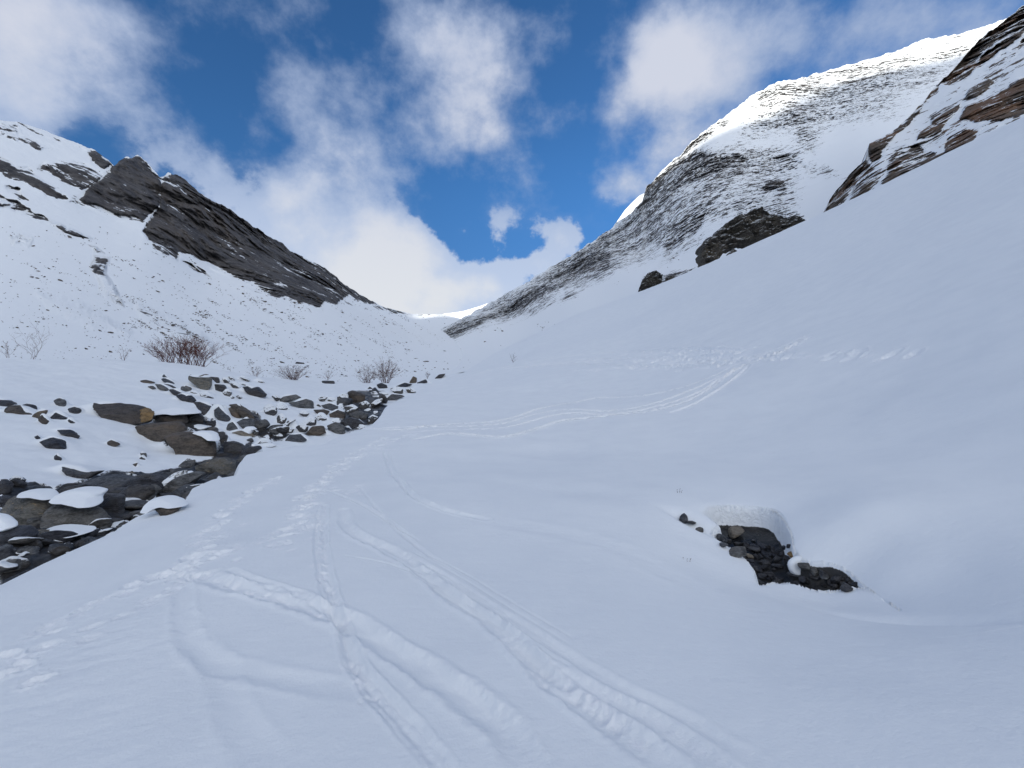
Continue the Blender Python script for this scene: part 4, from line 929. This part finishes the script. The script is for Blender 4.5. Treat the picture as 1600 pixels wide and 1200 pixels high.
L_ROCK = [
    ([(186,250),(215,240),(236,262),(250,275),(253,300),(251,318),(236,335),(222,346),(205,338),(180,334),(150,322),(126,312),(135,295),(160,278),(175,262)], 1.0, 5),
    ([(252,278),(268,268),(287,277),(300,289),(330,311),(372,334),(410,360),(440,378),(480,403),(520,426),(560,457),(592,476),(570,474),(545,462),(525,476),(508,470),(500,483),(480,477),(462,470),(430,463),(410,456),(395,444),(360,429),(330,415),(300,401),(277,393),(277,408),(255,396),(230,376),(225,362),(235,345),(250,322)], 1.0, 5),
    ([(60,264),(72,252),(100,251),(140,257),(162,275),(152,290),(125,301),(105,291),(85,277)], .72, 6), ([(138,238),(152,236),(177,258),(162,266),(146,252)], .85, 4),
    ([(-60,235),(0,247),(25,261),(45,262),(70,284),(95,299),(107,311),(90,313),(60,297),(30,281),(15,271),(-60,255)], .66, 5), ([(-80,175),(0,189),(25,194),(32,210),(60,221),(82,232),(60,236),(30,222),(-80,200)], .55, 6),
    ([(-50,290),(0,304),(30,319),(60,334),(82,348),(55,343),(20,329),(-50,305)], .62, 4), ([(82,348),(110,357),(142,373),(120,371),(95,359)], .80, 3), ([(138,384),(150,387),(162,396),(150,394)], .8, 2.5),
    ([(0,265),(22,274),(45,283),(30,284),(5,276)], .6, 4), ([(10,290),(30,295),(45,315),(30,312)], .55, 4), ([(40,305),(60,308),(100,330),(80,328)], .2, 8),
    ([(143,418),(150,405),(165,406),(155,420),(150,428)], .75, 4), ([(285,408),(305,414),(330,434),(310,428),(295,418)], .85, 3), ([(150,420),(165,440),(175,460),(165,460)], .62, 6),
    ([(30,190),(100,212),(150,235),(120,240),(60,222)], .33, 8), ([(590,474),(640,488),(640,495),(610,490),(580,480)], .6, 4), ([(640,489),(690,489),(720,497),(690,496),(660,494)], .45, 3),
    ([(20,370),(50,372),(40,384),(22,380)], .62, 6), ([(148,400),(170,405),(162,425),(178,450),(194,478),(180,472),(160,447),(150,427)], .62, 4), ([(215,480),(260,495),(310,520),(330,545),(280,530),(235,505)], .50, 10), ([(60,460),(120,475),(200,520),(150,510),(90,485)], .38, 10),
    ([(230,350),(300,400),(420,455),(560,470),(600,480),(560,480),(420,468),(300,425),(220,385)], .30, 10), ([(200,300),(125,300),(100,320),(170,340),(220,350)], .35, 10),
    ([(-100,180),(170,250),(200,300),(130,330),(0,330),(-100,300)], .12, 20)]
o, LINFO = sheet('mountain', L_RIDGE, L_BOT, L_D, L_ROCK, m_left, 1.4, 360, 1.6, .034, .026, (.82, 0, -.57), .0016, .5, 1, [(0, .6), (150, 1), (200, 2), (560, 1.5), (640, .4), (780, .3)], iso=.42)
tag(o, 'dark cliffed mountain with a stony snow slope closing the left of the valley', kind='structure')

R_RIDGE = [(640, 566), (655, 552), (666, 541), (678, 527), (690, 513), (715, 500), (735, 491), (760, 476), (800, 454), (830, 437), (850, 424), (900, 394), (925, 378), (960, 352), (990, 328), (1003, 316), (1010, 292), (1025, 278), (1045, 256), (1060, 243), (1075, 228), (1100, 205), (1130, 184), (1160, 160), (1190, 140), (1215, 128), (1260, 120),
           (1300, 108), (1360, 92), (1400, 80), (1440, 62), (1500, 53), (1560, 34), (1620, 5), (1700, -40), (1900, -120)]
R_BOT = [(640, 580), (700, 585), (800, 570), (900, 530), (1000, 500), (1200, 420), (1400, 330), (1600, 260), (1900, 150)]
R_D = [(640, 566, 560), (640, 580, 330), (666, 543, 620), (700, 560, 330), (700, 585, 120), (800, 520, 400), (800, 565, 130), (900, 480, 300), (900, 525, 135), (1000, 450, 230), (1000, 500, 130), (715, 500, 900), (800, 455, 950), (900, 395, 950), (1000, 318, 930), (1100, 205, 1000), (1215, 128, 1100), (1300, 108, 1200), (1400, 80, 1200), (1560, 35, 1200), (1900, -120, 1250),
       (800, 490, 700), (900, 440, 620), (1000, 400, 540), (1100, 330, 520), (1100, 270, 750), (1200, 250, 700), (1200, 180, 950), (1300, 200, 760), (1100, 400, 280), (1250, 330, 330), (1350, 250, 450), (1500, 120, 850), (1400, 300, 260), (1600, 200, 360), (1200, 420, 150), (1400, 330, 190), (1600, 260, 200), (1900, 150, 200), (1900, 20, 600)]
R_ROCK = [
    ([(660,548),(680,520),(715,500),(800,455),(850,424),(900,394),(925,378),(960,352),(1003,316),(1010,292),(1045,256),(1090,236),(1110,250),(1100,290),(1080,330),(1050,370),(1020,396),(980,412),(955,430),(925,445),(890,470),(870,475),(880,455),(850,480),(800,503),(770,505),(735,518),(705,535),(690,543),(675,540)], .58, 10),
    ([(1045,256),(1090,232),(1130,240),(1165,237),(1180,260),(1150,285),(1120,320),(1100,350),(1075,380),(1040,400),(1030,380),(1060,330),(1080,290)], .62, 9),
    ([(690,520),(740,500),(800,465),(860,430),(910,400),(960,380),(960,420),(900,440),(830,480),(760,505),(700,535)], .78, 10), ([(1010,290),(1025,280),(1050,262),(1030,300),(1000,330),(995,325)], .80, 4),
    ([(1100,205),(1130,184),(1145,190),(1120,205),(1095,225),(1060,250),(1060,240)], .55, 5), ([(1180,145),(1215,127),(1300,108),(1400,95),(1450,100),(1480,120),(1400,125),(1300,130),(1220,160),(1170,170)], .42, 10),
    ([(1290,120),(1400,100),(1420,120),(1330,128)], .5, 8), ([(1240,190),(1275,195),(1290,215),(1270,240),(1240,230)], .52, 12), ([(1190,290),(1200,280),(1225,280),(1232,300),(1210,298),(1195,302)], .85, 4),
    ([(1160,325),(1180,305),(1185,308),(1165,325)], .85, 3), ([(1180,322),(1230,320),(1250,330),(1262,350),(1220,350),(1180,345)], .60, 7), ([(1180,235),(1230,240),(1260,260),(1220,255)], .62, 8),
    ([(1200,130),(1500,60),(1560,50),(1400,180),(1300,200),(1200,220),(1150,220)], .38, 20), ([(1040,400),(1080,370),(1110,360),(1095,380),(1060,400),(1030,415)], .5, 7), ([(1240,250),(1300,265),(1330,280),(1270,275)], .5, 10),
    ([(980,330),(1100,230),(1250,230),(1250,330),(1100,350),(1000,410),(900,450),(940,400)], .46, 16), ([(1010,428),(1060,424),(1090,420),(1090,436),(1030,448),(1000,455)], .78, 6)]
o, RINFO = sheet('mountain', R_RIDGE, R_BOT, R_D, R_ROCK, m_right, 1.3, 420, 2.8, .024, .055, (.80, 0, .60), .0012, .5, 2, [(640, .5), (720, 1), (1100, 1.4), (1200, 1.2), (1560, .8), (1900, .8)], iso=1.3, yk=1.7)
tag(o, 'high snowy mountain with mottled rock ribs and a sunlit crest on the right', kind='structure')

S_RIDGE = [(1236, 372), (1250, 366), (1265, 352), (1290, 330), (1296, 312), (1325, 275), (1345, 256), (1352, 250), (1358, 224), (1368, 220), (1395, 205), (1425, 178), (1440, 162), (1462, 134), (1480, 118), (1495, 103), (1510, 84), (1530, 62), (1545, 50), (1562, 38), (1580, 24), (1600, 8), (1700, -60), (1900, -170)]
S_BOT = [(1236, 380), (1300, 352), (1400, 305), (1500, 270), (1600, 225), (1700, 185), (1900, 110)]
S_D = [(1236, 372, 150), (1290, 330, 165), (1300, 350, 130), (1360, 222, 200), (1440, 162, 230), (1480, 118, 250), (1600, 8, 290), (1900, -170, 340), (1400, 305, 110), (1500, 265, 95), (1600, 225, 88), (1900, 110, 88), (1450, 220, 160), (1550, 150, 170), (1600, 120, 170), (1700, 80, 170), (1550, 200, 120)]
S_ROCK = [
    ([(1358,222),(1368,220),(1395,205),(1425,180),(1440,165),(1435,180),(1410,205),(1385,225),(1375,250),(1362,255),(1356,245)], 1.0, 4), ([(1425,168),(1450,146),(1470,130),(1455,152),(1430,172)], .8, 4),
    ([(1462,132),(1485,112),(1500,95),(1530,62),(1600,6),(1700,-60),(1700,-35),(1600,45),(1560,62),(1530,90),(1505,118),(1490,132),(1470,130)], .80, 6), ([(1485,125),(1530,92),(1570,62),(1600,40),(1640,20),(1600,55),(1540,95),(1500,128),(1488,130)], .95, 4),
    ([(1382,270),(1395,248),(1420,230),(1430,222),(1445,235),(1470,240),(1510,238),(1472,256),(1430,275),(1380,292),(1366,302),(1372,285)], .85, 7), ([(1385,250),(1400,235),(1412,225),(1405,245),(1390,262)], .8, 5),
    ([(1435,210),(1455,195),(1478,192),(1472,205),(1450,218),(1432,222)], .9, 4), ([(1455,180),(1478,166),(1505,155),(1498,175),(1470,200),(1455,195)], .85, 6), ([(1475,240),(1480,215),(1505,200),(1530,205),(1520,225),(1490,240)], .9, 5),
    ([(1498,182),(1510,165),(1540,155),(1580,130),(1600,122),(1720,70),(1720,120),(1600,178),(1560,190),(1520,190)], 1.0, 4), ([(1505,158),(1515,140),(1545,122),(1552,130),(1530,148)], .92, 4),
    ([(1470,243),(1540,215),(1600,185),(1700,140),(1700,150),(1600,197),(1530,225),(1480,248)], .9, 5), ([(1585,75),(1600,60),(1620,60),(1600,78)], .6, 5),
    ([(1290,330),(1296,312),(1325,275),(1350,250),(1358,262),(1340,290),(1320,315),(1290,345)], .85, 7), ([(1345,255),(1370,262),(1390,260),(1370,290),(1340,320),(1318,330)], .68, 8),
    ([(1300,300),(1440,170),(1600,60),(1600,190),(1400,290),(1300,335)], .42, 14)]
o, SINFO = sheet('rock_spur', S_RIDGE, S_BOT, S_D, S_ROCK, m_spur, 1.2, 300, 2.6, .045, .07, (.75, 0, .66), .002, .3, 3, iso=.5)
tag(o, 'near rocky spur with brown slabs and snow gullies at the upper right', kind='structure')

F_RIDGE = [(600, 520), (670, 500), (695, 490), (720, 487), (745, 480), (765, 473), (790, 478), (900, 420), (940, 385), (958, 355), (975, 330), (990, 314), (1000, 305), (1012, 300), (1030, 310), (1060, 330), (1200, 400)]
F_BOT = [(600, 560), (1200, 560)]
o, _ = sheet('mountain', F_RIDGE, F_BOT, [(600, 520, 2300), (900, 392, 1900), (1200, 400, 1900), (600, 560, 2000), (1200, 560, 1600), (900, 500, 1800), (700, 490, 2500)],
             [([(960, 360), (1030, 290), (1030, 340), (980, 350)], .30, 8)], m_far, 2, 40, .5, .010, .01, (.8, 0, .6), .002, .5, 5)
tag(o, 'distant sunlit white mountain glimpsed over the saddle', kind='structure')

# ------------------------------------------------------------------ the rest of the valley, behind and beside the observer; an unseen range is added, its crest shaped to shade the valley
te = math.tan(SUN_EL); sx_, sy_ = SUN_AZ; nrm_ = math.hypot(sx_, sy_); sx_, sy_ = sx_ / nrm_, sy_ / nrm_; pxv = (-sy_, sx_)
def shade_pt(px, py, D=None):
    if D is None: D = math.exp(RINFO[3](np.array([[px, py]]) / 500)[0])
    u, _, v = ray(px, py); x, y, z = u * D, D, v * D
    q_ = x * pxv[0] + y * pxv[1]; a_ = x * sx_ + y * sy_; return q_, z - te * a_      # datum height at a_=0
CREST_A = 2400.0
line = sorted([shade_pt(1085, 232), shade_pt(1125, 205), shade_pt(1160, 192), shade_pt(1215, 175), shade_pt(1300, 128), shade_pt(1400, 108), shade_pt(1480, 92), shade_pt(1560, 62), shade_pt(1750, -20)])
ql = [p[0] for p in line]; hl = [p[1] for p in line]
print('crest', [(round(a), round(b)) for a, b in line])
qs = np.linspace(-1900, 2600, 160)
prof = np.interp(qs, [-1900, -1650, -1450, -1200, -900, -620] + ql + [2000, 2600], [-600, -400, 60, 330, 470, 480] + hl + [hl[-1], hl[-1] - 200])
prof = prof + 14 * fbm(qs / 120, 0 * qs, 0 * qs, 3)
ks = np.linspace(-1, 1, 41)
VV = []
for kk in ks:                     # across the range, from the valley side to the back
    a_ = CREST_A + kk * 1500
    zz_ = (prof + te * CREST_A) * (1 - abs(kk) ** 1.2) - 60 * abs(kk)
    if kk != 0: zz_ = zz_ + 25 * fbm(qs / 200, 0 * qs + a_ / 200, 0 * qs, 4) * (1 - abs(kk))
    VV.append(np.stack([qs * pxv[0] + a_ * sx_, qs * pxv[1] + a_ * sy_, zz_], -1))
VV = np.array(VV)
o = mesh_obj('mountain', VV.reshape(-1, 3), grid_faces(len(ks), len(qs)), m_left, attrs={'rock': np.full(VV.shape[:2], .2)})
tag(o, 'unseen snowy range added behind the viewpoint to shade the valley', kind='structure')
th2 = np.linspace(uc[-1] - .05, 2 * math.pi + uc[0] + .05, 140); r2 = np.exp(np.linspace(math.log(150), math.log(5000), 40)); T2, R2_ = np.meshgrid(th2, r2)
z2 = -60 + 0 * T2 + 10 * fbm(R2_ * np.sin(T2) / 200, R2_ * np.cos(T2) / 200, 0 * T2, 3)
o = mesh_obj('terrain', np.stack([R2_ * np.sin(T2), R2_ * np.cos(T2), z2], -1).reshape(-1, 3), grid_faces(40, 140), m_cap); tag(o, 'snowy valley floor behind the viewpoint', kind='structure')

# ------------------------------------------------------------------ outcrops in front of the right mountain
OUT = [([(1092,424),(1091,402),(1094,386),(1106,372),(1125,356),(1150,341),(1172,332),(1186,328),(1200,334),(1212,346),(1236,352),(1250,366),(1225,376),(1180,382),(1140,384),(1128,390),(1112,404),(1100,416)], 150, 9, 'large blocky brown grey crag rising above the edge of the near snow slope'),
       ([(1205,352),(1212,336),(1225,343),(1240,340),(1258,346),(1263,356),(1240,368),(1215,376)], 152, 5, 'jagged low outcrop joined to the right end of the blocky crag'),
       ([(996,458),(1003,440),(1012,427),(1024,424),(1034,430),(1033,442),(1020,452),(1008,458)], 125, 3, 'small domed brown outcrop standing lowest on the edge of the snow slope'),
       ([(1036,444),(1042,432),(1052,430),(1054,440),(1046,446)], 128, 2, 'little brown knob just right of the small domed outcrop'),
       ([(1128,412),(1138,396),(1146,388),(1154,400),(1140,412)], 120, 2.5, 'low brown rock peeping over the snow edge below the blocky crag'),
       ([(1098,428),(1102,415),(1118,412),(1124,418),(1108,430)], 122, 2, 'flat brown ledge at the foot of the blocky crag')]
for k_, (poly, D, th, lab) in enumerate(OUT):
    o = solid('rock_outcrop', poly, D, th, m_crag, seed=40 + k_, nphi=240, nrho=90, facet=.7, rough_=.10, round_=1, tilt=.6, craggy=.16); tag(o, lab, 'outcrop')

# ------------------------------------------------------------------ small stones strewn over the snow slopes (uncountable)
def sheet_points(info, pts):
    xs_, ry_, by_, tp = info; pts = np.array(pts, float); ok = pts[:, 1] > np.interp(pts[:, 0], xs_, ry_) + 4; pts = pts[ok]
    D = np.exp(tp(pts / 500)); return np.stack([(pts[:, 0] - 800) / F * D, D, (600 - pts[:, 1]) / F * D], 1), pts
def strewn(name, info, boxes, mat, label):
    V_, F_ = [], []; base, bf = lump_shape(5, 1, .5); off = 0
    for (x0, y0, x1, y1, cnt, s0, s1, clump) in boxes:
        pts = np.stack([RNG.uniform(x0, x1, cnt * 3), RNG.uniform(y0, y1, cnt * 3)], 1)
        nn = fbm((pts[:, 0] + pts[:, 1] * .5) / 60, (pts[:, 1] - pts[:, 0] * .55) / 9, 0 * pts[:, 0] + 2, 4); keep_ = nn > np.quantile(nn, .72 if clump else .0); pts = pts[keep_][:int(cnt * .62)]
        W3, p2 = sheet_points(info, pts)
        for c3 in W3:
            s_ = RNG.uniform(s0, s1) ** 1.0 * RNG.choice([.6, .8, 1.0, 1.3, 2.2], p=[.3, .3, .22, .13, .05]) / F * c3[1]; a = RNG.uniform(-.6, .1)
            b_ = base * [s_ * RNG.uniform(1.0, 2.2), s_, s_ * RNG.uniform(.8, 1.4)]; ca, sa = math.cos(a), math.sin(a)
            b_ = np.stack([b_[:, 0] * ca - b_[:, 2] * sa, b_[:, 1], b_[:, 0] * sa + b_[:, 2] * ca], 1)
            V_.append(b_ + c3 * (1 - .4 * s_ / c3[1])); F_.append(bf + off); off += len(b_)
    o_ = mesh_obj(name, np.vstack(V_), None, mat, tris=np.vstack(F_)); tag(o_, label, kind='stuff'); return o_
strewn('scree_stones', LINFO, [(-40, 400, 330, 565, 700, .35, .95, True), (200, 460, 500, 590, 1500, .3, .85, True), (330, 450, 640, 600, 1300, .28, .75, True), (0, 440, 660, 600, 900, .3, .8, False),
                               (100, 360, 420, 480, 260, .35, .9, True), (240, 530, 380, 585, 260, .4, 1.1, True), (-40, 350, 200, 450, 200, .35, 1.0, True), (400, 560, 700, 600, 260, .4, 1.2, False), (480, 480, 700, 560, 500, .25, .6, True),
                               (215, 485, 330, 540, 420, .35, 1.1, True), (0, 440, 600, 600, 90, .9, 1.7, False)], m_brown, 'countless small dark stones strewn over the snowy left slope')
strewn('scree_stones', RINFO, [(660, 540, 740, 585, 40, .4, 1.2, False), (740, 500, 1000, 545, 18, .4, .9, False), (940, 400, 1090, 450, 40, .4, .9, True), (690, 500, 900, 520, 60, .4, .9, True)], m_brown, 'sparse small dark stones on the right mountain apron')
tb = [(380, 172, 6, 'square dark block poking up behind the round bush')]
for px, py, s_, lb in [(468, 568, 5, 'square dark block standing behind the round bush'), (535, 586, 3, 'small black stone left of the two at the slope foot'), (541, 588, 3, 'small black stone right of its neighbour at the slope foot')]:
    W3, _ = sheet_points(LINFO, [(px, py)]); c3 = W3[0]; sz = s_ / F * c3[1]; tag(lump('stone', *c3, sz, m_dark, 3), lb, 'stone')

# ------------------------------------------------------------------ bushes
m_twig, n, b = new_mat('bare_twigs'); oi = n.node('ShaderNodeObjectInfo'); P = n.node('ShaderNodeNewGeometry').outputs['Position']
n.put(b.inputs['Base Color'], n.mix(n.noise(P, 3, 3), (.085, .045, .040, 1), (.16, .10, .085, 1))); b.inputs['Roughness'].default_value = .8
m_red, n, b = new_mat('red_twigs'); P = n.node('ShaderNodeNewGeometry').outputs['Position']
n.put(b.inputs['Base Color'], n.mix(n.noise(P, 2, 3), (.08, .022, .018, 1), (.14, .05, .035, 1))); b.inputs['Roughness'].default_value = .8
m_leaf, n, b = new_mat('dead_leaves'); b.inputs['Base Color'].default_value = (.16, .045, .02, 1); b.inputs['Roughness'].default_value = .8
def tube(V_, F_, a, b_, ra, rb):
    a = np.array(a); b_ = np.array(b_); d_ = b_ - a; d_ /= np.linalg.norm(d_) + 1e-9; s_ = np.cross(d_, [.3, .9, .2]); s_ /= np.linalg.norm(s_) + 1e-9; t_ = np.cross(d_, s_); o_ = len(V_)
    for k_ in range(3): an = k_ * 2.094; V_.append(a + ra * (math.cos(an) * s_ + math.sin(an) * t_))
    for k_ in range(3): an = k_ * 2.094; V_.append(b_ + rb * (math.cos(an) * s_ + math.sin(an) * t_))
    for k_ in range(3): F_.append((o_ + k_, o_ + (k_ + 1) % 3, o_ + 3 + (k_ + 1) % 3, o_ + 3 + k_))
def bush(name, loc, W_, H_, nst, seed, label, mat, mode='fan', rad=.012, leaves=0, cat='bush'):
    R_ = random.Random(seed); root = bpy.data.objects.new(name, None); S.collection.objects.link(root); root.location = loc
    SV, SF, TV, TF, tips = [], [], [], [], []
    for i in range(nst):
        f = (i + .5) / nst * 2 - 1 + R_.uniform(-.08, .08)
        base = np.array([f * W_ * (.32 if mode == 'hedge' else .05 if mode == 'fan' else .10), R_.uniform(-.15, .15) * W_ * .4, -.15])
        top = np.array([f * W_ * .5, R_.uniform(-.3, .3) * W_, H_ * (1 - .45 * abs(f) ** 2) * R_.uniform(.75, 1.05)])
        p = base; nseg = 5; br = []
        for k_ in range(1, nseg + 1):
            t = k_ / nseg; q_ = base + (top - base) * np.array([t ** 1.2 if mode != 'upright' else t ** 1.7, t, t ** .85]) + np.array([R_.gauss(0, .03), R_.gauss(0, .03), 0]) * H_
            tube(SV, SF, p, q_, rad * (1.15 - .85 * (t - .2)), rad * (1.15 - .85 * t)); br.append((q_, q_ - p)); p = q_
        for (q_, d_) in br[0 if mode == 'fan' else 1:]:
            for _ in range(R_.randint(2, 3)):
                dd = d_ / (np.linalg.norm(d_) + 1e-9) + np.array([R_.gauss(0, .55), R_.gauss(0, .55), R_.gauss(.1, .3)]); l_ = H_ * R_.uniform(.12, .28); e = q_ + dd / np.linalg.norm(dd) * l_
                tube(TV, TF, q_, e, rad * .5, rad * .3); tips.append(e)
                for _ in range(2):
                    d3 = dd + np.array([R_.gauss(0, .6), R_.gauss(0, .6), R_.gauss(.1, .4)]); e2 = e - (e - q_) * R_.uniform(0, .5); e3 = e2 + d3 / np.linalg.norm(d3) * l_ * .6; tube(TV, TF, e2, e3, rad * .36, rad * .22); tips.append(e3)
    mesh_obj('stems', np.array(SV), SF, mat, root, False); mesh_obj('twigs', np.array(TV), TF, mat, root, False)
    if leaves:
        LV, LF = [], []
        for _ in range(leaves):
            c_ = tips[R_.randrange(len(tips))] if R_.random() < .6 else tips[0] * 0 + np.array([R_.gauss(.1, .18) * W_, R_.gauss(0, .1), H_ * R_.uniform(.45, 1.05)]); o_ = len(LV); s_ = H_ * .014
            for dx, dz in ((-1, 0), (0, -1), (1, 0), (0, 1)): LV.append(c_ + np.array([dx * s_ * R_.uniform(.6, 1.6), R_.uniform(-1, 1) * s_, dz * s_]))
            LF.append((o_, o_ + 1, o_ + 2, o_ + 3))
        mesh_obj('dead_leaves', np.array(LV), LF, m_leaf, root, False)
    tag(root, label, cat, 'leafless bushes on the far bank'); return root
def at(px, py, D): u, _, v = ray(px, py); return (u * D, D, v * D)
bush('bush', at(287, 571, 37), 5.2, 2.1, 95, 1, 'widest dark red bush on the crest of the left bank', m_red, 'hedge', .016, 40)
bush('bush', at(458, 596, 50), 3.9, 1.6, 40, 2, 'round bare brown bush alone in the snow right of the stones', m_twig, 'fan', .012)
bush('bush', at(602, 601, 56), 3.2, 2.7, 26, 3, 'tallest bushy clump with rusty leaf tufts at the stream head', m_twig, 'upright', .022, 50)
bush('bush', at(573, 603, 56), 2.5, 2.3, 13, 4, 'thin forked bush just left of the tallest clump', m_twig, 'fan', .018)
bush('bush', at(584, 592, 58), 1.4, .7, 8, 5, 'tiny low bush between the forked bush and the tallest clump', m_twig, 'fan', .014)
bush('bush', at(399, 590, 44), 1.7, .9, 9, 6, 'small faint bush between the red bush and the round one', m_twig, 'fan', .009)
bush('bush', at(512, 592, 56), 2.1, 1.0, 9, 7, 'sparse low bush above the flat black stone', m_twig, 'fan', .010)
bush('bush', at(52, 558, 31), 2.2, 1.9, 5, 8, 'spindly thin bush with a few spreading twigs at the far left', m_twig, 'fan', .009)
bush('bush', at(12, 556, 31), 1.3, .9, 5, 9, 'smallest scrappy bush at the left edge of the picture', m_twig, 'fan', .008)
bush('bush', at(193, 563, 33), 1.0, .95, 4, 10, 'short leaning sprig left of the dark red bush', m_twig, 'fan', .010)
bush('bush', at(668, 590, 62), .8, .7, 6, 11, 'tiny wispy bush behind the last stones of the stream', m_twig, 'fan', .010)
for px, py, w_, h_m, sd, lb in [(802, 566, .8, 1.1, 12, 'two thin stalks standing in the snow above the far tracks'), (1062, 772, .10, .07, 13, 'dry grass tip sticking out of the snow above the snow hole'),
                                (1073, 878, .10, .05, 14, 'dry grass sprig in the snow lobe left of the snow hole')]:
    h_ = hit(tA, [(px, py)])[0]; bush('twig', tuple(h_), w_, h_m, 3, sd, lb, m_twig, 'fan', .004 if w_ < .5 else .010, cat='twig')
